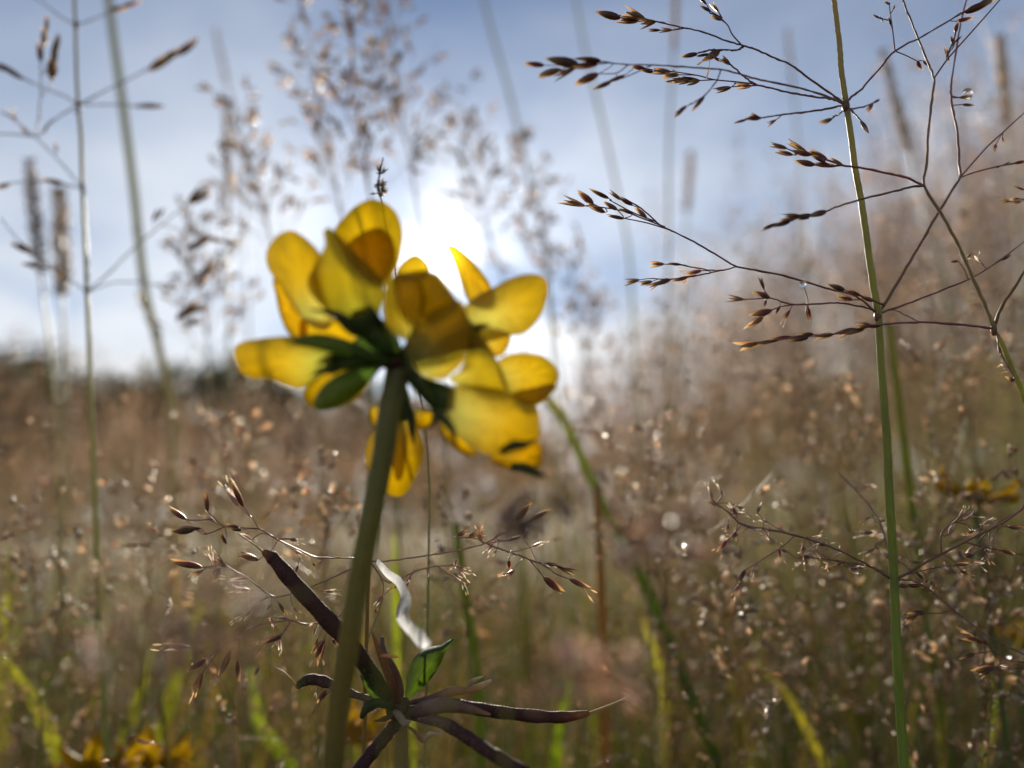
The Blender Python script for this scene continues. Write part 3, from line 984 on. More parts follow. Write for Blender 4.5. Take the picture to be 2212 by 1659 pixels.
# ---- the second sharp grass, leaning in from beside it
B = Grass('bent_grass', 'bent grass leaning beside the straight pale culm, its branches forking in wide Vs',
          [(2075, 1415), (2120, 1500), (2160, 1600), (2195, 1680), (2240, 1800), (2290, 1960)], .112, c3, .00028, .0006, root_shift=(.02, .03),
          col=((.34, .30, .10), (.36, .36, .10), (.20, .30, .05)))
M = (2075, 1415)
B.node(2076, 1418, r=.00042)
B.branch([M, (2040, 1320), (1985, 1200), (1930, 1070), (1860, 940), (1775, 800), (1785, 720), (1795, 560), (1810, 420), (1817, 340), (1780, 240), (1740, 140), (1680, -10)], c3, .112, .113,
         [(1880, 240, 1862, 205), (1905, 195, 1890, 150), (1905, 185, 1935, 155), (1910, 140, 1918, 95), (1875, 232, 1895, 210), (1870, 245, 1885, 265)],
         subs=[[(1817, 340), (1830, 320), (1880, 250), (1960, 160), (2040, 70), (2110, -10)], [(1875, 250), (1885, 215), (1905, 170), (1912, 140)]], r=(.00028, .00013), col=((.32, .24, .10), (.24, .12, .09)))
B.branch([(1775, 800), (1700, 765), (1600, 742), (1500, 722), (1430, 712), (1360, 690), (1290, 665)], c3, .112, .111,
         [(1425, 712, 1352, 672), (1360, 690, 1262, 642), (1272, 655, 1178, 606), (1352, 700, 1270, 655), (1290, 668, 1200, 655), (1212, 668, 1122, 648), (1185, 640, 1095, 613), (1375, 715, 1290, 705), (1305, 712, 1205, 688), (1400, 716, 1350, 712)],
         subs=[[(1430, 712), (1370, 716), (1300, 708)], [(1290, 665), (1220, 660)]], r=(.0002, .00013), col=((.34, .12, .10), (.3, .10, .07)))
B.branch([(1775, 800), (1720, 805), (1600, 835), (1500, 860), (1400, 890), (1340, 915), (1220, 940)], c3, .112, .104,
         [(1355, 910, 1270, 935), (1295, 925, 1200, 940), (1240, 928, 1160, 935), (1225, 942, 1140, 955), (1200, 955, 1118, 978), (1145, 962, 1070, 992), (1280, 940, 1230, 945)], r=(.00018, .0001), col=((.2, .11, .08), (.14, .08, .07)))
B.branch([M, (1950, 1400), (1760, 1388), (1620, 1395), (1500, 1412), (1380, 1440), (1200, 1455), (1100, 1470)], c3, .112, .111,
         [(1590, 1400, 1500, 1412), (1520, 1412, 1440, 1440), (1480, 1415, 1395, 1448), (1550, 1400, 1480, 1405), (1385, 1440, 1280, 1455), (1300, 1440, 1230, 1440), (1280, 1450, 1175, 1468), (1205, 1450, 1120, 1465), (1150, 1465, 1075, 1478), (1125, 1470, 1035, 1485), (1065, 1475, 945, 1502)], r=(.0002, .00012), col=((.26, .08, .1), (.34, .13, .14)))
B.branch([M, (2110, 1320), (2170, 1230), (2230, 1130)], c3, .112, .110, r=(.00026, .0002), col=((.2, .12, .05), (.2, .12, .05)))
B.branch([(2085, 1435), (2110, 1530), (2150, 1600)], c3, .112, .108, [(2105, 1525, 2090, 1480), (2118, 1545, 2100, 1520), (2130, 1580, 2105, 1570, 'p'), (2150, 1605, 2120, 1600, 'p'), (2165, 1640, 2130, 1625)], r=(.00013, .0001))
B.branch([(2230, 850), (2190, 862), (2150, 870)], c3, .118, .12, [(2150, 868, 2095, 862), (2190, 855, 2140, 858), (2210, 820, 2165, 800), (2195, 870, 2140, 876)], r=(.0001, .00008))

# ---- the softly blurred grass on the other side of the flower
C = Grass('bent_grass', 'pale bent grass with beads of dew on open whorls, in front of the bright cloud',
          [(159, -30), (163, 60), (165, 150), (169, 230), (175, 300), (178, 400), (183, 500), (188, 625), (193, 750), (198, 900), (204, 1050), (208, 1150), (213, 1330), (221, 1480), (234, 1680)],
          .160, c0, .00032, .0008, root_shift=(.0, .03), ds=1.2, col=((.40, .36, .22), (.44, .42, .22), (.26, .32, .09)))
for nx, ny in ((165, 55), (169, 227), (179, 408), (188, 630), (214, 1332)):
    C.node(nx, ny, c0, r=.0006, col=(.18, .11, .07))
kw = dict(r=(.00022, .00014), col=((.42, .36, .28), (.38, .31, .24)), kind='t')
C.branch([(165, 55), (130, 35), (95, 8), (60, -15)], c0, .16, .165, **kw)
C.branch([(165, 55), (200, 42), (250, 22)], c0, .16, .168, [(258, 18, 315, -4), (240, 22, 280, 12)], **kw)
C.branch([(169, 227), (140, 208), (95, 190), (50, 168)], c0, .16, .155, [(52, 172, -4, 138), (30, 155, -20, 135)], **kw)
C.branch([(169, 227), (230, 195), (280, 170), (320, 148)], c0, .16, .172, [(320, 152, 375, 118), (355, 130, 400, 100), (378, 120, 442, 80), (340, 138, 385, 120)], **kw)
C.branch([(169, 227), (230, 226), (290, 228)], c0, .16, .172, [(290, 230, 335, 228), (300, 228, 366, 232)], **kw)
C.branch([(169, 227), (130, 250), (105, 270), (80, 292), (88, 210), (88, 130)], c0, .16, .152, [(105, 265, 92, 292), (88, 135, 84, 82), (100, 75, 102, 25), (95, 100, 98, 60), (108, 170, 112, 118), (112, 130, 128, 68), (108, 150, 130, 110), (112, 175, 126, 130)], subs=[[(88, 210), (104, 190), (110, 160)], [(88, 130), (97, 90)]], **kw)
C.branch([(179, 408), (130, 350), (75, 295), (30, 258), (0, 240)], c0, .16, .153, [(22, 250, 2, 244), (35, 262, 25, 240, 'p'), (122, 330, 120, 305), (60, 290, 40, 270)], **kw)
C.branch([(75, 295), (30, 290), (-20, 290)], c0, .155, .15, **kw)
C.branch([(179, 408), (120, 394), (60, 392), (0, 398)], c0, .16, .152, [(138, 396, 85, 388), (20, 398, -12, 410)], **kw)
C.branch([(188, 630), (140, 597), (90, 560), (45, 525), (0, 470)], c0, .16, .153, [(60, 545, 12, 520), (70, 552, 40, 522), (92, 578, 38, 566), (110, 580, 80, 575), (150, 605, 120, 590)], **kw)
C.branch([(188, 630), (240, 585), (290, 535), (350, 485), (410, 435), (440, 405)], c0, .16, .18, [(405, 440, 440, 402), (415, 440, 468, 408), (330, 478, 345, 450), (342, 470, 358, 445), (430, 420, 455, 400)], subs=[[(350, 485), (420, 505), (470, 525)]], **kw)
C.branch([(420, 505), (450, 515), (500, 528)], c0, .178, .185, [(440, 510, 485, 522), (480, 520, 530, 530), (400, 540, 460, 515)], **kw)
C.branch([(188, 630), (250, 610), (330, 615), (400, 640)], c0, .16, .185, [(420, 610, 468, 558), (425, 625, 455, 590), (380, 690, 445, 640), (400, 680, 462, 655), (400, 700, 440, 690)], subs=[[(330, 615), (410, 610)], [(400, 640), (380, 690)]], **kw)
C.branch([(214, 1332), (150, 1326), (60, 1312), (-10, 1305)], c0, .16, .15, [(180, 1330, 150, 1328, 'p'), (120, 1325, 90, 1328), (60, 1312, 30, 1305), (70, 1345, 50, 1360)], **kw)

# ---- the sharp grass panicle reaching past the pods
E = Grass('bent_grass', 'bent grass with fine hairy branches crossing behind the flower stem above the pods',
          [(938, 340), (938, 372), (932, 520), (925, 800), (915, 1240), (905, 1500)], .118, c2, .00022, .00045, root_shift=(-.01, .04), col=((.26, .16, .08), (.25, .2, .08), (.2, .25, .06)))
kw = dict(r=(.00014, .0001), col=((.40, .26, .16), (.42, .22, .17)), extra=6)
nE = (938, 372)
E.branch([nE, (990, 376), (1150, 355), (1280, 335), (1420, 300), (1500, 250), (1545, 202)], c2, .118, .112,
         [(1545, 205, 1617, 128), (1602, 210, 1692, 152), (1512, 290, 1590, 264), (1300, 270, 1360, 245), (1350, 275, 1405, 250, 'f'), (1405, 295, 1390, 235, 'f')],
         subs=[[(1500, 250), (1560, 225), (1602, 210)], [(1420, 300), (1512, 290)], [(1420, 300), (1380, 280), (1300, 275)]], **kw)
E.branch([(1430, 304), (1500, 330), (1560, 350), (1650, 385)], c2, .113, .112, [(1650, 382, 1735, 395), (1722, 398, 1818, 432), (1768, 448, 1862, 490, 'f'), (1662, 440, 1758, 516), (1700, 390, 1770, 410)], subs=[[(1600, 365), (1662, 440)], [(1650, 385), (1720, 430), (1768, 448)]], **kw)
E.branch([nE, (1010, 460), (1080, 440), (1150, 410), (1220, 395), (1290, 392)], c2, .118, .114, [(1300, 395, 1350, 440, 'p'), (1280, 420, 1330, 455, 'p'), (1320, 445, 1340, 500, 'p'), (1310, 400, 1345, 405, 'p')], subs=[[(1220, 395), (1270, 430), (1320, 450)]], **kw)
E.branch([nE, (850, 360), (720, 358), (640, 325), (560, 285), (480, 240), (410, 235)], c2, .118, .112,
         [(410, 245, 350, 235), (400, 235, 330, 215), (345, 305, 312, 240), (300, 215, 258, 180, 'p'), (268, 170, 256, 85), (180, 202, 98, 148), (215, 242, 112, 250), (240, 238, 170, 240), (416, 150, 366, 42), (398, 148, 335, 52, 'p'), (480, 370, 400, 345)],
         subs=[[(480, 240), (340, 230), (290, 190), (268, 170)], [(340, 230), (260, 262), (215, 242)], [(290, 200), (210, 205), (180, 202)], [(480, 240), (450, 190), (416, 150)]], **kw)
E.branch([nE, (800, 435), (720, 470), (640, 500), (540, 520), (440, 450), (340, 390)], c2, .118, .111,
         [(245, 400, 110, 372), (250, 412, 195, 440, 'f'), (300, 400, 275, 335, 'p'), (320, 405, 290, 465), (340, 400, 300, 350, 'f'), (505, 530, 475, 545, 'p'), (440, 440, 350, 455, 'p'), (560, 545, 590, 590, 'f'), (620, 560, 640, 590, 'p')],
         subs=[[(340, 390), (250, 400)], [(340, 390), (320, 405)], [(540, 520), (560, 545)], [(540, 520), (505, 530)]], **kw)
E.branch([nE, (900, 480), (850, 560), (800, 610), (690, 635), (610, 620)], c2, .118, .110,
         [(752, 702, 705, 795, 'f'), (572, 688, 478, 716, 'f'), (365, 745, 318, 852), (392, 785, 396, 875), (260, 782, 182, 832), (245, 838, 205, 940, 'f'), (600, 615, 540, 600, 'p'), (530, 600, 540, 660, 'p'), (480, 815, 455, 860), (200, 735, 80, 730, 'p'), (715, 650, 705, 690, 'p')],
         subs=[[(800, 610), (770, 660), (752, 702)], [(610, 620), (590, 660), (572, 688)], [(610, 620), (480, 640), (400, 690), (365, 745)], [(400, 690), (398, 740), (392, 785)], [(400, 690), (320, 730), (260, 782)], [(320, 730), (280, 790), (245, 838)]], **kw)
E.branch([nE, (975, 420), (998, 480), (985, 560), (960, 630), (925, 720)], c2, .117, .113, [(968, 585, 962, 570), (960, 590, 975, 565)], r=(.00012, .00008), col=((.4, .28, .1), (.3, .18, .1)))
E.branch([(700, 1010), (740, 950), (800, 890)], c2, .112, .113, [(760, 910, 715, 975), (720, 960, 712, 915, 'p')], r=(.0001, .00008), col=((.3, .15, .12), (.3, .15, .12)))

# ------------------------------------------------------------------ seed pods: a spent trefoil head
pod_root = W(*c2(1064, 1234), .112)
pod_root = np.array([pod_root[0] + .004, pod_root[1] + .02, 0])
pod_root[2] = gz1(pod_root[0], pod_root[1])
PT = empty('trefoil_seed_head', pod_root, 'spent trefoil head with a star of dark purple seed pods on a dry stalk', 'seed head')


def px3(pts, cf):
    return np.array([W(*cf(p[0], p[1]), p[2]) for p in pts])


mb = MB()
tube(mb, crom(np.concatenate([px3([(1066, 985, .1115), (1070, 1040, .112), (1072, 1120, .1125), (1070, 1260, .113)], c2), [pod_root * .5 + px3([(1066, 1240, .12)], c2)[0] * .5, pod_root - [0, 0, .01]]]), 8),
     [.0008, .0009, .001, .001, .0012], 10, np.array([(.16, .09, .07), (.30, .22, .13), (.24, .2, .1), (.16, .18, .06)]))
mb.build('stalk', M_STEM, PT, off=pod_root)
mb = MB()
tube(mb, crom(px3([(1030, 960, .110), (1060, 985, .1112), (1080, 1010, .1116)], c2), 5), [.0006, .0017, .0019, .0014, .0006], 10, np.array([(.12, .06, .05), (.10, .06, .04)]))
mb.build('receptacle', M_DRY, PT, off=pod_root)


def pod(pts, wid, beak, cols, ridge=.03, flat=.85, name='pod'):
    p = crom(px3(pts, c2), 22)
    n_ = len(p)
    s_ = np.linspace(0, 1, n_)
    r_ = np.interp(s_, np.linspace(0, 1, len(wid)), wid) * .9
    r_ = r_ * (1 + ridge * np.sin(s_ * n_ * 2.1) * np.clip(s_ * 6, 0, 1)) * (1 + .035 * np.sin(s_ * 30))
    mb_ = MB()
    r_ = r_ * (1 + .05 * np.sin(s_ * 46 + wid[1] * 9e3))          # swollen over each seed
    tube(mb_, p, r_, 20, np.array(cols), flat=flat, ridge=.035, rn=2)
    o = mb_.build(name, M_POD, PT, off=pod_root)
    g = np.random.default_rng(int(wid[1] * 1e7))
    hb = MB()
    tt = np.gradient(p, axis=0)
    for h_ in range(420):
        i_ = int(g.integers(4, n_ - 1))
        d_ = np.cross(tt[i_], g.normal(size=3))
        d_ /= np.linalg.norm(d_)
        b0 = p[i_] + d_ * r_[i_] * .8
        e_ = np.cross(d_, tt[i_])
        e_ /= np.linalg.norm(e_)
        L_ = g.uniform(.00012, .0003)
        hb.add([b0 - e_ * .000014, b0 + e_ * .000014, b0 + d_ * (L_ + r_[i_] * .2) + g.normal(0, .00006, 3)], None, [(0, 1, 2)], (.75, .66, .55))
    tag(hb.build('hairs', M_BRANCH, o, off=pod_root), kind='stuff')
    if beak:
        bk = MB()
        bp = crom(px3(beak, c2), 8)
        tube(bk, bp, np.linspace(wid[-1] * .5, .00008, len(bp)), 6, np.array([(.50, .22, .06), (.55, .42, .14), (.45, .33, .2)]))
        bk.build('beak', M_BRANCH, o, off=pod_root)
    return o


PURP, DKG, ORG = (.062, .028, .022), (.045, .06, .014), (.26, .10, .035)
pod([(1030, 960, .111), (960, 860, .1105), (870, 735, .1085), (740, 590, .109), (620, 460, .110), (540, 365, .111), (500, 335, .1112)], [.0009, .00135, .00135, .00135, .00135, .00125, .00105, .0005],
    [(506, 345, .1111), (470, 312, .1112), (385, 252, .113)], [DKG, DKG, PURP, PURP, PURP, (.07, .03, .025), ORG])
pod([(1090, 1000, .111), (1200, 985, .108), (1300, 975, .107), (1400, 990, .109), (1500, 1005, .111), (1650, 1020, .1125), (1750, 1022, .113), (1850, 1006, .1135)], [.0007, .00085, .00095, .001, .00102, .00098, .0009, .00045],
    [(1840, 1010, .1135), (1880, 995, .1138), (1930, 975, .114), (1990, 950, .1142), (2032, 922, .1145)], [(.10, .06, .045), PURP, PURP, PURP, (.075, .025, .022), ORG], ridge=.05)
pod([(1090, 1010, .111), (1240, 1045, .105), (1350, 1110, .1), (1450, 1175, .096), (1560, 1240, .094), (1700, 1320, .092)], [.0007, .00095, .00098, .00098, .00095, .0009],
    [(1700, 1320, .092), (1800, 1380, .091)], [(.2, .13, .1), PURP, PURP, (.05, .022, .03)])
pod([(1066, 1030, .111), (1040, 1060, .110), (990, 1120, .1085), (930, 1195, .107), (850, 1300, .105)], [.0007, .00095, .001, .001, .00095], [(850, 1300, .105), (790, 1390, .104)], [(.06, .035, .03), PURP, (.045, .022, .03)])
pod([(990, 960, .1125), (880, 930, .114), (800, 893, .115), (740, 872, .1155), (690, 866, .116), (655, 882, .116), (640, 900, .116)], [.0005, .0006, .0008, .0009, .00085, .0007, .0004],
    [(640, 902, .116), (620, 870, .116), (590, 840, .1162), (552, 818, .1165)], [(.16, .12, .07), (.09, .06, .045), (.07, .035, .03), (.05, .04, .02), (.14, .16, .04)], ridge=.07)
# shrivelled flowers and calyx remains
for pts, w_, cols in (
        ([(1066, 1000, .111), (1065, 900, .1105), (1045, 830, .110), (1010, 770, .1095), (995, 730, .1095), (992, 690, .1095)], [.0005, .00065, .0006, .00045, .0004, .0003], [(.14, .07, .06), (.2, .13, .12), (.16, .14, .15)]),
        ([(1060, 960, .109), (1030, 880, .1085), (995, 790, .108), (970, 720, .108), (950, 668, .108)], [.0006, .0007, .0006, .0004, .0001], [(.10, .05, .03), (.24, .09, .04), (.3, .13, .06)]),
        ([(1100, 965, .110), (1200, 945, .109), (1280, 915, .1085), (1340, 912, .108), (1400, 895, .108), (1445, 870, .108)], [.0003, .0006, .0007, .0005, .0005, .0002], [(.14, .09, .06), (.32, .2, .14), (.4, .26, .12), (.5, .42, .3)]),
        ([(1340, 915, .108), (1362, 880, .108), (1375, 868, .1078), (1412, 852, .1078)], [.0002, .0003, .0003, .0001], [(.2, .14, .1), (.5, .45, .36)]),
        ([(1110, 1010, .109), (1180, 985, .107), (1260, 972, .106), (1360, 990, .105), (1440, 1012, .105)], [.0008, .0012, .0011, .0007, .0002], [(.12, .08, .06), (.30, .2, .15), (.2, .13, .09), (.3, .2, .12)]),
        ([(985, 768, .107), (1020, 768, .1068), (1064, 773, .1065)], [.0002, .00035, .0001], [(.45, .18, .14), (.55, .4, .15)]),
        ([(1040, 1000, .109), (1060, 1015, .1085), (1085, 1045, .108), (1108, 1040, .108)], [.0004, .0007, .0006, .0002], [(.3, .2, .14), (.6, .52, .44)]),
        ([(1080, 1050, .1095), (1130, 1085, .109), (1160, 1120, .109), (1190, 1090, .1085), (1240, 1095, .108)], [.0002, .0003, .0003, .0003, .0001], [(.2, .12, .08), (.3, .2, .14), (.5, .45, .4)]),
        ([(1040, 985, .109), (975, 965, .108), (930, 985, .1075), (905, 1025, .1075)], [.0004, .0008, .0007, .0003], [(.06, .08, .02), (.07, .11, .03), (.1, .08, .04)]),
        ([(1050, 1010, .109), (1000, 1030, .1085), (960, 1040, .1085)], [.0003, .0004, .0001], [(.1, .06, .04), (.2, .12, .08)])):
    mb = MB()
    tube(mb, crom(px3(pts, c2), 6), w_, 8, np.array(cols), flat=.55)
    mb.build('withered_flower', M_DRY, PT, off=pod_root)


def patch(name, outline, cf, d0, gx=0., gy=0., cup=0., mat=None, col=(.8, .5, .01), base=None, basecol=None, parent=None, off=(0, 0, 0), ripple=.0003, seed=0, rimcurl=.0009, reach=70, axis=None, fold=0.0, n=10):
    """a cupped petal or leaf sheet: outline in traced pixels, depth from tilt, cup, fold and ripple"""
    O = crom(np.array([cf(*p) for p in outline], float), n // 2 if n > 6 else n, closed=True)
    c = O.mean(0)
    g = np.random.default_rng(seed + 17)
    ks = np.array([0, .2, .4, .6, .76, .88, .95, 1.0])
    n_ = len(O)
    ph = g.uniform(0, 6.28, 3)
    ang = np.arctan2(O[:, 1] - c[1], O[:, 0] - c[0])
    V, Cc = [], []
    size = np.abs(O - c).max()
    if axis is not None:
        ax_ = np.array(axis, float)
        ax_ /= np.linalg.norm(ax_)
        pn = np.array([-ax_[1], ax_[0]])
    for k_ in ks[1:]:
        for i_ in range(n_):
            x, y = c + (O[i_] - c) * k_
            dd_ = d0 + gx * (x - c[0]) + gy * (y - c[1]) + 1.35 * cup * (1 - k_ * k_) + ripple * k_ * (math.sin(3 * ang[i_] + ph[0]) + .6 * math.sin(7 * ang[i_] + ph[1])) + rimcurl * (1 if cup <= 0 else -1) * (max(0, k_ - .7) / .3) ** 2
            if axis is not None:
                dd_ += fold * abs(np.dot((x, y) - c, pn)) / size
            V.append(W(x, y, dd_))
            cc_ = np.array(col)
            if base is not None:
                bx, by = cf(*base)
                f = math.exp(-((x - bx) ** 2 + (y - by) ** 2) / reach ** 2)
                cc_ = cc_ * (1 - f) + np.array(basecol) * f
            Cc.append(cc_ * (1 + .05 * math.sin(9 * ang[i_] + ph[2])))
    V.append(W(c[0], c[1], d0 + 1.35 * cup))
    Cc.append(Cc[0])
    m_ = len(ks) - 1
    q = []
    for r_ in range(m_ - 1):
        for i_ in range(n_):
            j_ = (i_ + 1) % n_
            q.append((r_ * n_ + i_, r_ * n_ + j_, (r_ + 1) * n_ + j_, (r_ + 1) * n_ + i_))
    t_ = [(len(V) - 1, (i_ + 1) % n_, i_) for i_ in range(n_)]
    mb_ = MB()
    mb_.add(V, q, t_, np.array(Cc))
    o = mb_.build(name, mat, parent, off=off)
    bx, by = cf(*base) if base is not None else O[0]
    XY = np.concatenate([c + (O - c) * k_ for k_ in ks[1:]] + [c[None]])
    dx, dy = XY[:, 0] - bx, XY[:, 1] - by
    mx_, my_ = c[0] - bx, c[1] - by
    an = np.arctan2(mx_ * dy - my_ * dx, mx_ * dx + my_ * dy)
    va = o.data.attributes.new('Vein', 'FLOAT_VECTOR', 'POINT')
    va.data.foreach_set('vector', np.stack([an, np.hypot(dx, dy) / size, np.full(len(an), seed * 3.1 + bx)], 1).astype(np.float32).ravel())
    return o


patch('leaf', [(1088, 942), (1098, 850), (1125, 775), (1180, 735), (1235, 722), (1295, 700), (1258, 745), (1235, 800), (1190, 870), (1120, 935)], c2, .1125, 0, 0, -.001, M_GREEN, (.055, .085, .012), parent=PT, off=pod_root, axis=(.5, -1), fold=.002, ripple=.0002)
patch('leaf', [(985, 905), (935, 880), (930, 850), (900, 850), (940, 930), (1000, 980), (1040, 975), (1020, 930)], c2, .1115, 0, 0, -.001, M_GREEN, (.07, .11, .018), parent=PT, off=pod_root, axis=(1, 1), fold=.002, ripple=.0002)

# broad white strip standing in for the blurred sun glint of a thin thread
mb = MB()
sp = crom(px3([(972, 376, .114), (1015, 425, .110), (1060, 462, .105), (1085, 520, .100), (1080, 605, .095), (1120, 668, .091), (1165, 705, .088), (1195, 722, .0865)], c2), 8)
n_ = len(sp)
sp = crom(sp, 3)
n_ = len(sp)
s_ = np.linspace(0, 1, n_)
hw = np.interp(s_, [0, .2, .5, .85, 1], [.0004, .0007, .00095, .0013, .0007]) * (1 + .05 * np.sin(np.arange(n_) * 1.9))
tw = s_ * 3.0 + .5 * np.sin(s_ * 21)
tg_ = np.gradient(sp, axis=0)
tg_ /= np.linalg.norm(tg_, axis=1)[:, None]
e1 = np.cross(tg_, FWD)
e1 /= np.linalg.norm(e1, axis=1)[:, None]
ds = e1 * (.75 + .25 * np.cos(tw))[:, None] + FWD * (.6 * np.sin(tw))[:, None]
nn = np.cross(tg_, ds)
v = np.stack([sp - ds * hw[:, None], sp - ds * (hw * .45)[:, None] + nn * (hw * .35)[:, None], sp + ds * (hw * .4)[:, None] + nn * (hw * .3)[:, None], sp + ds * hw[:, None]], 1).reshape(-1, 3)
q = [(i_ * 4 + j_, i_ * 4 + j_ + 1, i_ * 4 + j_ + 5, i_ * 4 + j_ + 4) for i_ in range(n_ - 1) for j_ in range(3)]
mb.add(v, q, None, np.repeat(np.array([(.95, .94, .92)]) * (1 + .12 * np.sin(np.arange(n_) * .9)[:, None]), 4, 0))  # glint put into the colour: near white, rippling in brightness
o = mb.build('glint_strip', M_GLINT)
tag(o, 'white twisted strip standing in for the sun glint of a thread, curling down beside the olive flower stem', 'dry leaf')

# ------------------------------------------------------------------ the yellow trefoil flower
FD = .083
f_root = W(700, 1659, .087)
f_root = np.array([f_root[0] - .012, f_root[1] + .02, 0])
f_root[2] = gz1(f_root[0], f_root[1])
FT = empty('trefoil_flower', f_root, 'yellow trefoil flower head on a thick olive stem, backlit by the low sun', 'flower')
mb = MB()
stem_px = [c1(893, 880) + (.0832,), c1(896, 920) + (.083,), c1(880, 1000) + (.083,), c1(850, 1150) + (.0832,), c1(830, 1300) + (.0836,)] + [c2(905, 400) + (.0845,), c2(870, 600) + (.085,), c2(845, 780) + (.0855,), c2(815, 950) + (.086,), c2(795, 1150) + (.0866,), c2(785, 1250) + (.087,)]
sp = np.array([W(*p) for p in stem_px])
path = crom(np.concatenate([sp, [sp[-1] * .6 + f_root * .4 + [.002, 0, 0], f_root - [0, 0, .01]]]), 8)
tube(mb, path, np.array([.00115, .00135, .00130, .00125, .00122, .0012, .0012, .0012, .0012, .0012, .0012, .0013, .0015]), 30, np.array([(.20, .19, .08), (.25, .26, .11), (.24, .24, .085), (.24, .21, .06), (.25, .20, .055), (.26, .20, .055), (.22, .2, .06), (.12, .13, .04)]), ridge=.05, rn=6)
mb.build('stem', M_STEM, FT, off=f_root)
UC = c1(890, 862)
mb = MB()
tube(mb, crom(np.array([W(*c1(890, 905), .083), W(*c1(888, 870), .083), W(*c1(882, 830), .0834)]), 5), [.0008, .0016, .0019, .0018, .001], 12, (.10, .04, .03))
mb.build('receptacle', M_STEM, FT, off=f_root)

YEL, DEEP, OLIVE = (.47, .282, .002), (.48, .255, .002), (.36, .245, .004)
CLAW = (.50, .48, .16)


def blossom(calyx, petals, sepals=(), cw=(.0005, .0009, .0014, .0017)):
    """calyx: traced path from the umbel centre to the petals; petals and sepals are its children"""
    p = crom(np.array([W(*c1(x, y), d) for x, y, d in calyx]), 6)
    mb_ = MB()
    tube(mb_, p, cw, 10, np.array([(.10, .08, .04), (.07, .11, .03), (.10, .14, .04)]), flat=.8)
    b = mb_.build('blossom', M_GREEN, FT, off=f_root)
    for i_, kw_ in enumerate(petals):
        kw_ = dict(kw_)
        nm = kw_.pop('name', 'petal')
        kw_.setdefault('mat', M_PETAL)
        kw_.setdefault('col', YEL)
        kw_.setdefault('basecol', CLAW)
        patch(nm, kw_.pop('o'), c1, kw_.pop('d'), parent=b, off=f_root, seed=i_ + len(petals) * 5, **kw_)
    for sx in sepals:
        mb_ = MB()
        q = crom(np.array([W(*c1(x, y), d) for x, y, d in sx]), 5)
        tube(mb_, q, [.0005, .0006, .0004, .00008], 7, np.array([(.09, .13, .04), (.07, .09, .03), (.10, .06, .04)]), flat=.4)
        mb_.build('sepal', M_GREEN, b, off=f_root)
    return b


# upper blossom: rounded standard behind, keel and wing towards the camera
blossom([(885, 845, .083), (850, 780, .0825), (790, 720, .0815), (720, 650, .0805)], [
    dict(name='standard_petal', o=[(600, 270), (640, 200), (700, 140), (775, 108), (850, 130), (900, 185), (922, 275), (905, 390), (870, 470), (820, 520), (740, 480), (660, 390)], d=.0868, cup=.0022, gy=-.000006, base=(800, 560), axis=(.1, 1), fold=-.001, reach=40),
    dict(name='standard_petal', o=[(660, 330), (720, 270), (800, 240), (860, 270), (890, 350), (870, 440), (820, 500), (740, 470), (680, 410)], d=.0845, cup=.001, col=DEEP, base=(800, 560), reach=30),
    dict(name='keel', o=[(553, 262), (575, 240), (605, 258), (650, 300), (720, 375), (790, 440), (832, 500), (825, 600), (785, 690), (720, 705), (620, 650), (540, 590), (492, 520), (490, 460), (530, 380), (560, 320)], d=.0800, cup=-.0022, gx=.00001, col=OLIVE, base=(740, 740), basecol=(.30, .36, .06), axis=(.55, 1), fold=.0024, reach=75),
    dict(name='wing_petal', o=[(284, 375), (305, 315), (350, 268), (405, 253), (465, 285), (530, 350), (555, 420), (565, 540), (600, 660), (560, 720), (480, 690), (420, 620), (355, 520), (300, 440)], d=.0826, cup=-.0016, gx=-.000012, base=(500, 665), col=YEL, reach=55),
    dict(name='wing_petal', o=[(322, 470), (330, 560), (350, 650), (390, 735), (450, 765), (480, 700), (430, 600), (370, 520)], d=.0858, cup=.001, gx=-.00001, col=DEEP, base=(560, 760), reach=30),
], [[(800, 730, .0815), (700, 690, .0795), (600, 640, .0785), (490, 620, .0785)], [(830, 720, .0815), (800, 660, .079), (770, 600, .0785)], [(780, 730, .082), (690, 720, .0815), (610, 665, .0815)]])
# large blossom hanging in front of the sun
blossom([(900, 850, .083), (940, 830, .0815), (985, 800, .0805), (1020, 760, .080)], [
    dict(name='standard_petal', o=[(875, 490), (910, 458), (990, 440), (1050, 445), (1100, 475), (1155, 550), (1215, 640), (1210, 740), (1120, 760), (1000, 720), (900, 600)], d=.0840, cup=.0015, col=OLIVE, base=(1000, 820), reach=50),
    dict(name='standard_petal', o=[(890, 470), (905, 420), (940, 385), (978, 366), (1020, 388), (1048, 440), (1010, 480), (940, 490)], d=.0872, cup=.0008, col=YEL, base=(960, 520), reach=20),
    dict(name='wing_petal', o=[(838, 520), (870, 470), (930, 450), (990, 480), (1025, 560), (1010, 660), (965, 755), (900, 750), (845, 690), (830, 610)], d=.0798, cup=-.0018, gx=.000012, base=(980, 800), reach=50),
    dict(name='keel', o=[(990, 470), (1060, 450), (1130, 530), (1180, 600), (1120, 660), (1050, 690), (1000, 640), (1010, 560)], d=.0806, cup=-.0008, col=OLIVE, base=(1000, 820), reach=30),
    dict(name='wing_petal', o=[(1040, 640), (1110, 600), (1190, 580), (1225, 660), (1235, 760), (1215, 850), (1170, 905), (1095, 950), (1010, 925), (945, 850), (935, 770), (985, 700)], d=.0786, cup=-.002, base=(985, 880), reach=60),
    dict(name='standard_petal', o=[(1218, 690), (1290, 745), (1350, 830), (1400, 950), (1405, 1005), (1330, 1010), (1230, 985), (1140, 950), (1190, 900), (1230, 800)], d=.0804, cup=-.0012, gx=.00002, col=(.34, .23, .006), base=(1130, 950), reach=40),
], [[(930, 860, .0815), (960, 900, .079), (1010, 930, .0785)], [(930, 820, .081), (1010, 830, .078), (1090, 850, .0775)]])
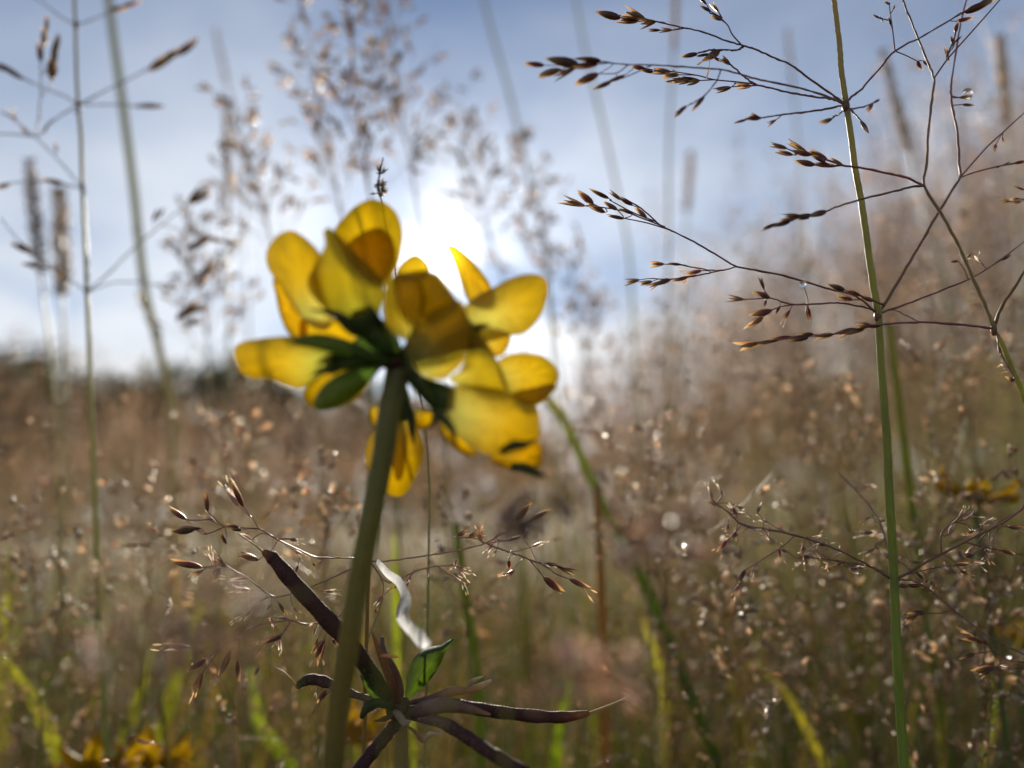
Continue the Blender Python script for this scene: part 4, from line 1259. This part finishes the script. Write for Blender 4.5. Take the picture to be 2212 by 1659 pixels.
# blossom reaching out beside the sun
blossom([(910, 860, .084), (1010, 820, .085), (1130, 770, .0855), (1250, 720, .0855)], [
    dict(name='standard_petal', o=[(1128, 322), (1170, 325), (1230, 375), (1290, 445), (1335, 520), (1330, 600), (1250, 600), (1215, 560), (1180, 460), (1150, 380)], d=.0880, cup=.0012, gx=.00002, col=DEEP, base=(1260, 700), reach=45),
    dict(name='wing_petal', o=[(1210, 610), (1270, 555), (1340, 520), (1430, 472), (1520, 455), (1585, 475), (1600, 540), (1570, 640), (1500, 725), (1420, 745), (1330, 770), (1250, 770), (1205, 700)], d=.0838, cup=-.0024, base=(1270, 720), reach=70),
    dict(name='keel', o=[(1250, 700), (1330, 690), (1420, 735), (1410, 800), (1370, 840), (1290, 810), (1240, 760)], d=.0856, cup=-.0006, col=DEEP, base=(1250, 740), reach=40),
], [[(1150, 770, .085), (1220, 740, .083), (1280, 700, .0822), (1330, 690, .082)], [(1180, 790, .085), (1250, 790, .0838), (1320, 785, .083)]])
# lower blossom facing away
blossom([(920, 890, .083), (990, 960, .0825), (1060, 1010, .082), (1130, 1050, .0815)], [
    dict(name='wing_petal', o=[(1360, 880), (1400, 835), (1480, 822), (1570, 835), (1630, 880), (1648, 940), (1610, 1010), (1545, 1060), (1450, 1050), (1390, 970)], d=.0846, cup=.0016, base=(1330, 960), reach=50),
    dict(name='keel', o=[(1440, 1010), (1530, 985), (1635, 970), (1600, 1030), (1540, 1070), (1470, 1060)], d=.0838, cup=-.0006, col=OLIVE, base=(1630, 975), basecol=(.25, .16, .05), reach=40),
    dict(name='wing_petal', o=[(1128, 1010), (1190, 970), (1300, 975), (1400, 1000), (1500, 1040), (1550, 1080), (1562, 1160), (1545, 1235), (1480, 1262), (1390, 1300), (1300, 1290), (1210, 1235), (1150, 1160)], d=.0800, cup=-.0026, base=(1150, 1110), reach=75),
    dict(name='standard_petal', o=[(1330, 1320), (1390, 1290), (1470, 1260), (1545, 1235), (1575, 1285), (1562, 1350), (1500, 1372), (1430, 1378)], d=.0822, cup=.0014, col=DEEP, base=(1400, 1270), basecol=(.3, .2, .03), reach=25),
    dict(name='wing_petal', o=[(1085, 1090), (1120, 1090), (1160, 1170), (1210, 1235), (1262, 1295), (1190, 1285), (1130, 1235), (1092, 1165)], d=.0832, cup=.0012, col=YEL, base=(1110, 1080), reach=30),
], [[(1090, 1030, .0815), (1100, 1110, .080), (1150, 1180, .079), (1170, 1260, .079)], [(1060, 1020, .082), (1080, 1080, .0815), (1075, 1130, .081), (1055, 1170, .081)],
    [(1380, 1280, .079), (1430, 1255, .0785), (1490, 1250, .0785), (1545, 1225, .0787)], [(1430, 1355, .0815), (1490, 1360, .081), (1550, 1385, .081), (1590, 1402, .081)]])
# blossom pointing sideways
blossom([(870, 865, .083), (780, 850, .0828), (690, 855, .0822), (590, 870, .0816)], [
    dict(name='wing_petal', o=[(133, 830), (150, 785), (200, 765), (300, 750), (400, 745), (480, 765), (570, 800), (610, 850), (570, 900), (520, 950), (455, 990), (380, 980), (300, 950), (220, 945), (160, 905)], d=.0812, cup=-.0018, gx=-.00001, base=(600, 880), basecol=(.40, .46, .12), reach=75),
    dict(name='standard_petal', o=[(460, 1010), (500, 950), (570, 905), (660, 880), (740, 890), (775, 950), (720, 1030), (620, 1082), (520, 1088), (475, 1060)], d=.0838, cup=.0016, col=YEL, base=(760, 890), reach=40),
    dict(name='keel', o=[(440, 690), (470, 655), (560, 660), (640, 672), (690, 710), (730, 775), (640, 790), (540, 770), (455, 760)], d=.0862, cup=.001, col=YEL, base=(760, 800), reach=25),
], [[(640, 880, .0818), (590, 900, .0806), (540, 905, .0802), (500, 930, .080)], [(640, 850, .0818), (580, 850, .0806), (520, 870, .0802)]], cw=(.0005, .0007, .0009, .0011))
# blossom hanging behind the stem
blossom([(900, 900, .0845), (905, 980, .0862), (905, 1060, .0872), (900, 1120, .0876)], [
    dict(name='standard_petal', o=[(800, 1170), (860, 1110), (930, 1100), (990, 1160), (1020, 1260), (1010, 1330), (985, 1395), (945, 1465), (905, 1492), (850, 1478), (800, 1430), (760, 1370), (748, 1285), (765, 1220)], d=.0890, cup=-.002, base=(890, 1100), reach=30, axis=(0, 1), fold=.0016),
    dict(name='keel', o=[(870, 1150), (920, 1140), (945, 1220), (935, 1330), (905, 1420), (880, 1350), (862, 1250)], d=.0862, cup=-.0012, col=OLIVE, base=(900, 1130), reach=40),
    dict(name='wing_petal', o=[(772, 1080), (800, 1070), (835, 1085), (838, 1140), (810, 1170), (775, 1150), (765, 1110)], d=.0880, cup=.0006, ripple=.0001, base=(840, 1080), reach=15),
    dict(name='wing_petal', o=[(985, 1085), (1020, 1095), (1062, 1105), (1060, 1150), (1020, 1178), (985, 1165), (965, 1120)], d=.0880, cup=.0006, ripple=.0001, base=(960, 1090), reach=15),
], [[(930, 1050, .0865), (960, 1120, .085), (965, 1190, .0845), (975, 1250, .0845)], [(880, 1080, .0865), (870, 1150, .0858), (890, 1240, .0855)]])
# bracts under the head
for o_, d_, ax_ in (([(405, 768), (455, 742), (530, 733), (620, 750), (720, 785), (810, 830), (865, 865), (800, 868), (700, 842), (590, 822), (490, 795)], .0792, (1, .25)),
                    ([(505, 1050), (540, 985), (600, 935), (680, 895), (770, 872), (840, 870), (815, 905), (770, 955), (720, 1015), (650, 1065), (580, 1090), (525, 1088)], .0798, (1, -.6)),
                    ([(555, 890), (620, 868), (700, 850), (780, 850), (840, 865), (780, 885), (700, 890), (620, 900)], .0808, (1, -.1)),
                    ([(735, 690), (800, 660), (860, 690), (900, 760), (930, 830), (890, 850), (840, 850), (780, 790), (730, 740)], .0806, (.6, 1)),
                    ([(690, 775), (740, 745), (800, 760), (850, 800), (885, 850), (850, 875), (790, 860), (730, 830)], .0815, (1, .6)),
                    ([(960, 905), (1000, 930), (1050, 985), (1090, 1045), (1085, 1110), (1050, 1060), (1000, 1000), (960, 950)], .0806, (.8, 1))):
    patch('bract', o_, c1, d_, 0, 0, -.0008, M_GREEN, (.075, .125, .025), parent=FT, off=f_root, axis=ax_, fold=.0014, ripple=.00015)

# ------------------------------------------------------------------ other grasses that show on their own
G_BACK = 'soft panicles rising against the cloud'
n_ = 0
for pts, spread, label, wh, spk in (
        ([(740, 470, .27), (700, 250, .27), (640, -40, .27)], .032, 'feathery dew-hung panicle rising behind the upper petals', 8, .0046),
        ([(800, 430, .24), (770, 220, .24), (745, -60, .24)], .030, 'crowded brown panicle reaching highest behind the flower', 9, .0046),
        ([(900, 430, .28), (860, 200, .28), (830, -80, .28)], .032, 'brown panicle bowed a little, over the top petal', 9, .0048),
        ([(1060, 520, .32), (1020, 380, .32), (990, 190, .32)], .034, 'loose panicle catching the glare directly above the sun', 8, .0050),
        ([(1190, 660, .36), (1165, 480, .36), (1120, 280, .36)], .036, 'thin panicle standing in the sun glare', 8, .0052),
        ([(600, 560, .28), (560, 420, .28), (500, 190, .27)], .034, 'slender panicle between the dew grass and the yellow flower', 8, .0050),
        ([(450, 800, .30), (440, 650, .30), (420, 460, .30)], .034, 'faint panicle leaning low beside the sideways petal', 8, .0052),
        ([(1270, 820, .40), (1255, 700, .40), (1230, 540, .40)], .036, 'pale panicle just past the petals, in the brightest haze', 8, .0056),
        ([(822, 425, .13), (817, 395, .13), (828, 340, .13)], .0012, 'tiny dark budding sprig just above the top petal', 3, .0013)):
    n_ += 1
    plant_from_axis('panicle_grass', label, G_BACK, pts, 0, spread, 40 + n_, wh, spk, culm_r=.0005 if spread > .01 else .0002, root_shift=(0, .03) if spread > .01 else (-.03, .03), up=(35, 75), culm_col=((.32, .30, .22), (.2, .24, .07)), wd=.13, fill=.6, c0=np.array([.38, .31, .22]), c1=np.array([.68, .58, .42]), dew=3 if spread > .02 else 0)

# close, strongly blurred panicles this side of the focus
for pts, spread, label, wh, rs in (
        ([(620, 1290, .052), (430, 1360, .050), (170, 1440, .048)], .0052, 'very close mauve panicle drooping as a soft smear beside the pods', 8, (.0, .012)),
        ([(1140, 1430, .050), (1260, 1450, .049), (1400, 1490, .048)], .0034, 'very close pinkish panicle smeared across the dark grass', 5, (.0, .012)),
        ([(1300, 1165, .056), (1400, 1155, .055), (1540, 1130, .054)], .0032, 'very close reddish panicle beside the dark green stem', 5, (.0, .012)),
        ([(1060, 1150, .062), (1120, 1125, .062), (1240, 1075, .062)], .0022, 'close brown grass tip under the yellow petals', 5, (0, .012))):
    n_ += 1
    plant_from_axis('panicle_grass', label, None, pts, 0, spread, 60 + n_, wh, .0015, culm_r=.00012, root_shift=rs, up=(20, 60), rb=.00005, nod=True, fill=.6 if wh > 5 else .4, wd=.13, c0=np.array([.58, .43, .38]), c1=np.array([.8, .66, .57]))


# fine pale sprays a little behind the sharp grass
for pts, spread, rs in (
        ([(1620, 1500, .155), (1570, 1330, .155), (1520, 1130, .155)], .016, (0, .03)), ([(1760, 1420, .17), (1745, 1250, .17), (1720, 1080, .17)], .018, (0, .03)),
        ([(1980, 1400, .16), (2010, 1200, .16), (2060, 990, .16)], .017, (0, .03)), ([(2130, 1560, .15), (2120, 1380, .15), (2150, 1180, .15)], .016, (0, .03)),
        ([(1400, 1240, .18), (1395, 1080, .18), (1420, 880, .18)], .018, (0, .03)), ([(1820, 1060, .2), (1790, 900, .2), (1700, 760, .2)], .02, (0, .03)),
        ([(2090, 900, .2), (2120, 760, .2), (2180, 600, .2)], .02, (0, .03)), ([(1010, 1380, .17), (1000, 1200, .17), (960, 1040, .17)], .016, (0, .03)),
        ([(700, 1260, .17), (705, 1120, .17), (690, 960, .17)], .016, (0, .03)), ([(330, 1360, .19), (310, 1180, .19), (290, 980, .19)], .018, (0, .03)),
        ([(80, 1420, .18), (70, 1240, .18), (50, 1060, .18)], .018, (0, .03)), ([(1560, 960, .24), (1570, 820, .24), (1600, 660, .24)], .024, (0, .03)),
        ([(1960, 1560, .2), (1930, 1420, .2), (1900, 1280, .2)], .016, (0, .03)), ([(1330, 1000, .28), (1330, 860, .28), (1345, 700, .28)], .026, (0, .03)), ([(1450, 900, .3), (1465, 760, .3), (1480, 590, .3)], .028, (0, .03)),
        ([(1680, 860, .3), (1690, 720, .3), (1720, 540, .3)], .028, (0, .03)), ([(1900, 780, .28), (1930, 620, .28), (1960, 460, .28)], .026, (0, .03)), ([(2060, 700, .3), (2090, 560, .3), (2120, 400, .3)], .028, (0, .03)), ([(1220, 1080, .26), (1230, 960, .26), (1250, 820, .26)], .022, (0, .03)), ([(500, 1130, .22), (490, 1000, .22), (470, 860, .22)], .02, (0, .03))):
    n_ += 1
    plant_from_axis('panicle_grass', 'delicate pale grass spray with tiny glowing florets, softly blurred', 'fine pale sprays behind the sharp grasses', pts, 0, spread, 80 + n_, 6, .0027, culm_r=.0003, root_shift=rs, up=(10, 55), rb=.00007, fill=.75, wd=.17,
                    c0=np.array([.42, .33, .25]), c1=np.array([.82, .76, .62]), dew=1)


# dense cylindrical heads
def head_mesh(seed, L=.06, r_=.0042):
    g = np.random.default_rng(seed)
    mb_ = MB()
    tube(mb_, [(0, 0, 0), (0, 0, L * .5), (0, 0, L)], [r_ * .22, r_ * .25, r_ * .1], 6, (.30, .25, .15))
    n = 260
    z = g.uniform(0, L, n)
    an = g.uniform(0, 6.28, n)
    rr = r_ * .4 * np.sin(math.pi * np.clip(.12 + z / L * .86, 0, 1)) ** .4
    p = np.stack([rr * np.cos(an), rr * np.sin(an), z], 1)
    u = np.stack([np.cos(an) * .8, np.sin(an) * .8, np.full(n, .75)], 1) + g.normal(0, .15, (n, 3))
    u /= np.linalg.norm(u, axis=1)[:, None]
    spikes_lod(mb_, g, p, u, np.full(n, r_ * .85) * g.uniform(.7, 1.2, n), .2, np.array([.40, .33, .22]), np.array([.6, .52, .36]))
    return mb_.mesh('seed_head', M_HAZY)


heads = [head_mesh(1), head_mesh(2, .05, .0045), head_mesh(3, .075, .004)]
for k_, (x0, y0, x1, y1, d) in enumerate([(62, 345, 88, 590, .34), (128, 410, 135, 640, .36), (490, 230, 492, 440, .38), (1462, -40, 1455, 110, .42), (1492, 330, 1484, 460, .6), (1700, 60, 1712, 190, .55), (1905, 110, 1965, 330, .36), (2158, 80, 2176, 270, .38), (465, 60, 492, 190, .6)]):
    top, bot = W(x0, y0, d), W(x1, y1, d)
    ax = top - bot
    L = np.linalg.norm(ax)
    ax /= L
    root = np.array([bot[0] - ax[0] * .2, bot[1] - ax[1] * .2 + .02, 0])
    root[2] = gz1(root[0], root[1])
    t_ = empty('cylinder_head_grass', root, 'slim grass stalk ending in a dense cylindrical seed head, out of focus', 'grass', 'cylinder headed grasses behind the flower')
    hd = link(bpy.data.objects.new('seed_head', heads[k_ % 3]), t_, bot - root)
    hd.rotation_mode = 'QUATERNION'
    hd.rotation_quaternion = Vector(ax).to_track_quat('Z', 'Y')
    s_ = L / (.06, .05, .075)[k_ % 3]
    hd.scale = (min(s_, 1.2) * (1 if k_ < 3 else .8), min(s_, 1.2) * (1 if k_ < 3 else .8), s_)
    mb = MB()
    tube(mb, crom([bot + ax * .002, bot - ax * .06, root * .4 + (bot - ax * .1) * .6, root - [0, 0, .01]], 7), [.0006, .0007, .0009, .001], 6, np.array([(.34, .30, .18), (.2, .24, .08)]))
    mb.build('culm', M_CULM, t_, off=root)

# thick soft stalks and broad blades that cross the picture
for pts, r_, cols, nm, label in (
        ([(228, -60, .36), (242, 60, .36), (268, 250, .36), (290, 420, .36), (312, 620, .36), (345, 760, .37), (372, 900, .38)], .0019, [(.34, .36, .34), (.40, .40, .34), (.34, .26, .16)], 'tall_stalk', 'thick grey-green stalk crossing the sky beside the dew grass'),
        ([(1030, -60, .5), (1060, 60, .5), (1105, 220, .5), (1150, 420, .5), (1180, 560,   .5)], .0011, [(.42, .44, .42), (.46, .45, .36)], 'tall_stalk', 'soft grey stalk slanting through the sky over the sun'),
        ([(1235, -60, .5), (1262, 100, .5), (1300, 260, .5), (1335, 420, .5), (1360, 560, .5)], .001, [(.42, .44, .42), (.46, .45, .36)], 'tall_stalk', 'faint grey stalk with a bend, behind the tips of the sharp grass'),
        ([(1170, 850, .25), (1215, 900, .25), (1265, 1010, .25), (1330, 1140, .245), (1410, 1300, .24), (1490, 1500, .235), (1560, 1700, .23)], .0016, [(.6, .55, .12), (.28, .36, .07), (.15, .24, .04), (.12, .2, .03)], 'green_stem', 'stout dark green stem slanting down behind the yellow petals'),
        ([(1920, 700, .21), (1945, 900, .21), (1975, 1130, .21), (2010, 1400, .21), (2060, 1700, .21)], .0011, [(.3, .3, .1), (.22, .26, .06), (.16, .22, .04)], 'green_stem', 'blurred yellow-green stem running beside the pale straight culm'),
        ([(1125, 1180, .26), (1135, 1350, .26), (1150, 1700, .26)], .001, [(.26, .26, .1), (.22, .28, .06)], 'green_stem', 'thin upright green stem behind the pod with the long beak'),
        ([(985, 1130, .20), (1000, 1250, .20), (1030, 1450, .20), (1040, 1700, .20)], .0012, [(.22, .28, .06), (.22, .26, .05)], 'green_stem', 'light green stem behind the white twisted strip'),
        ([(1290, 1050, .22), (1300, 1300, .22), (1310, 1700, .22)], .0013, [(.30, .2, .1), (.34, .2, .07)], 'green_stem', 'rusty brown upright stem behind the purple pods')):
    w3 = np.array([W(*p) for p in pts])
    b = w3[-1]
    dv = w3[-1] - w3[-2]
    dv /= np.linalg.norm(dv)
    root = np.array([b[0] + dv[0] * .06, b[1] + dv[1] * .06 + .01, 0])
    root[2] = gz1(root[0], root[1])
    mb = MB()
    tube(mb, crom(np.concatenate([w3, [b * .5 + root * .5 + dv * .03, root - [0, 0, .01]]]), 8), [r_ * .85, r_, r_, r_ * 1.1], 9, np.array(cols))
    o = mb.build(nm, M_STALK, loc=root, off=root)
    tag(o, label, 'stem')

for k_, (pts, wd, col) in enumerate([
        ([(330, 1640, .24), (360, 1540, .24), (400, 1400, .24), (440, 1300, .245)], .0022, (.16, .18, .035)), ([(140, 1700, .22), (100, 1570, .22), (60, 1490, .22), (10, 1420, .22)], .002, (.30, .33, .06)),
        ([(250, 1700, .26), (300, 1500, .26), (330, 1400, .26)], .0022, (.26, .3, .05)), ([(1440, 1560, .28), (1420, 1430, .28), (1370, 1290, .28)], .0024, (.3, .3, .08)),
        ([(1800, 1720, .22), (1770, 1630, .22), (1700, 1500, .22), (1640, 1440, .22)], .0018, (.36, .34, .06)), ([(1960, 1620, .25), (1980, 1520, .25), (2020, 1440, .25)], .0022, (.24, .24, .08)),
        ([(0, 1380, .3), (20, 1280, .3), (15, 1180, .3)], .002, (.3, .33, .06)), ([(640, 1700, .27), (560, 1560, .27), (540, 1440, .27)], .0025, (.2, .28, .04)),
        ([(890, 1660, .24), (870, 1500, .24), (855, 1300, .24), (850, 1150, .245)], .002, (.22, .28, .04)), ([(1200, 1700, .23), (1210, 1560, .23), (1260, 1380, .23)], .0022, (.16, .24, .03)),
        ([(2120, 1700, .26), (2150, 1500, .26), (2130, 1300, .26)], .002, (.16, .22, .04)), ([(1620, 1700, .25), (1600, 1560, .25), (1560, 1400, .25)], .002, (.2, .2, .05))]):
    w3 = np.array([W(*p) for p in pts])
    b = w3[0]
    root = np.array([b[0], b[1] + .02, gz1(b[0], b[1] + .02) - .004])
    p = crom(np.concatenate([[root, b * .5 + root * .5], w3]), 6)
    m_ = len(p)
    s_ = np.linspace(0, 1, m_)
    ww = wd * (1 - .85 * np.clip((s_ - .6) / .4, 0, 1) ** 1.5)
    side = RIGHT * .85 + FWD * .5
    l_, r_ = p - side * ww[:, None] + UPV * 0, p + side * ww[:, None]
    md = p + FWD * (ww * .4)[:, None]
    v = np.stack([l_, md, r_], 1).reshape(-1, 3)
    q = [(i_ * 3 + j_, i_ * 3 + j_ + 1, i_ * 3 + j_ + 4, i_ * 3 + j_ + 3) for i_ in range(m_ - 1) for j_ in range(2)]
    mb = MB()
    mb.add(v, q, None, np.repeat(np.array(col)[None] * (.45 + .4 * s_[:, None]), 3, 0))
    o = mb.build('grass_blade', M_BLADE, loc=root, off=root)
    tag(o, 'broad yellow-green grass blade glowing low in the meadow', 'grass blade', 'glowing blades low in the meadow', 'thing')

# ------------------------------------------------------------------ other trefoil flowers, far out of focus
def small_flower_parts(seed):
    g = np.random.default_rng(seed)
    out = []
    for b_ in range(6):
        an = b_ * 6.28 / 6 + g.uniform(-.2, .2)
        d = np.array([math.cos(an), math.sin(an), .35])
        mb_ = MB()
        for k_ in (-1, 0, 1):
            w_ = np.array([-math.sin(an), math.cos(an), 0])
            S = np.linspace(0, 1, 6)
            v = []
            for s_ in S:
                for u_ in (-1, -.3, .3, 1):
                    wd = .0034 * math.sin(math.pi * min(1, .12 + .86 * s_)) ** .7
                    v.append(d * .011 * s_ + w_ * (wd * u_ + k_ * .0016 * s_) + np.array([0, 0, 1.0]) * (.0022 * (1 - u_ * u_) * s_ + abs(k_) * -.0015 * s_ + .003 * s_ * s_ * (k_ == 0)))
            q = [(i_ * 4 + j_, i_ * 4 + j_ + 1, i_ * 4 + j_ + 5, i_ * 4 + j_ + 4) for i_ in range(5) for j_ in range(3)]
            mb_.add(v, q, None, YEL)
        out.append(mb_.mesh('petal', M_PETAL))
    return out


sf = small_flower_parts(3)
for px, py, d, s_, label in ((2105, 1085, .185, .8, 'round yellow flower blurred behind the sharp whorl of bent grass'), (785, 1590, .24, .95, 'yellow flower glimpsed low behind the olive stem and the pods'),
                             (330, 1668, .2, .9, 'yellow flower down among the glowing blades'), (215, 1682, .19, .9, 'yellow flower touching the foot of the pale dew grass'), (2185, 1380, .3, .8, 'small dull yellow flower deep in dark grass under the round yellow flower')):
    p = W(px, py, d)
    root = np.array([p[0] + .01, p[1] + .02, 0])
    root[2] = gz1(root[0], root[1])
    t_ = empty('trefoil_flower', root, label, 'flower')
    for me in sf:
        o = link(bpy.data.objects.new('petal', me), t_, p - root)
        o.scale = (s_, s_, s_)
        o.rotation_euler = (.25, .1, 0)
    mb = MB()
    tube(mb, crom([p + [0, 0, .001], p * .6 + root * .4 + [.004, 0, 0], root - [0, 0, .01]], 7), [.0007, .0009, .0011], 7, (.12, .16, .04))
    mb.build('stem', M_STEM, t_, off=root)

# ------------------------------------------------------------------ dew
def dew_mesh():
    mb_ = MB()
    n, m_ = 16, 10
    v, q = [], []
    for i_ in range(m_ + 1):
        th = math.pi * i_ / m_
        for j_ in range(n):
            ph = 2 * math.pi * j_ / n
            rr = math.sin(th)
            z = math.cos(th)
            z = z * (1.25 if z > 0 else .95)
            v.append((rr * math.cos(ph), rr * math.sin(ph), z))
    for i_ in range(m_):
        for j_ in range(n):
            k2 = (j_ + 1) % n
            q.append((i_ * n + j_, (i_ + 1) * n + j_, (i_ + 1) * n + k2, i_ * n + k2))
    mb_.add(v, q, None, (1, 1, 1))
    return mb_.mesh('dew_drop', M_DEW)


DW = dew_mesh()
dew_spots = [(W(x, y, d), r_) for x, y, d, r_ in ((166, 237, .192, .0010), (31, 250, .185, .0006), (97, 78, .1866, .0006), (112, 125, .1836, .0006), (85, 250, .183, .0006), (295, 500, .36, .0018), (311, 602, .36, .002), (339, 722, .366, .0024),
                                                    (2090, 204, .121, .0008), (1735, 615, .1095, .0005))]
dew_spots += [(p, sp_ * .22) for p, sp_ in TIPS]
for p, r_ in dew_spots:
    o = link(bpy.data.objects.new('dew_drop', DW), None, p)
    o.scale = (r_, r_, r_)
    tag(o, 'clear bead of dew sparkling on a grass spikelet', 'dew drop', 'beads of dew on the grasses')
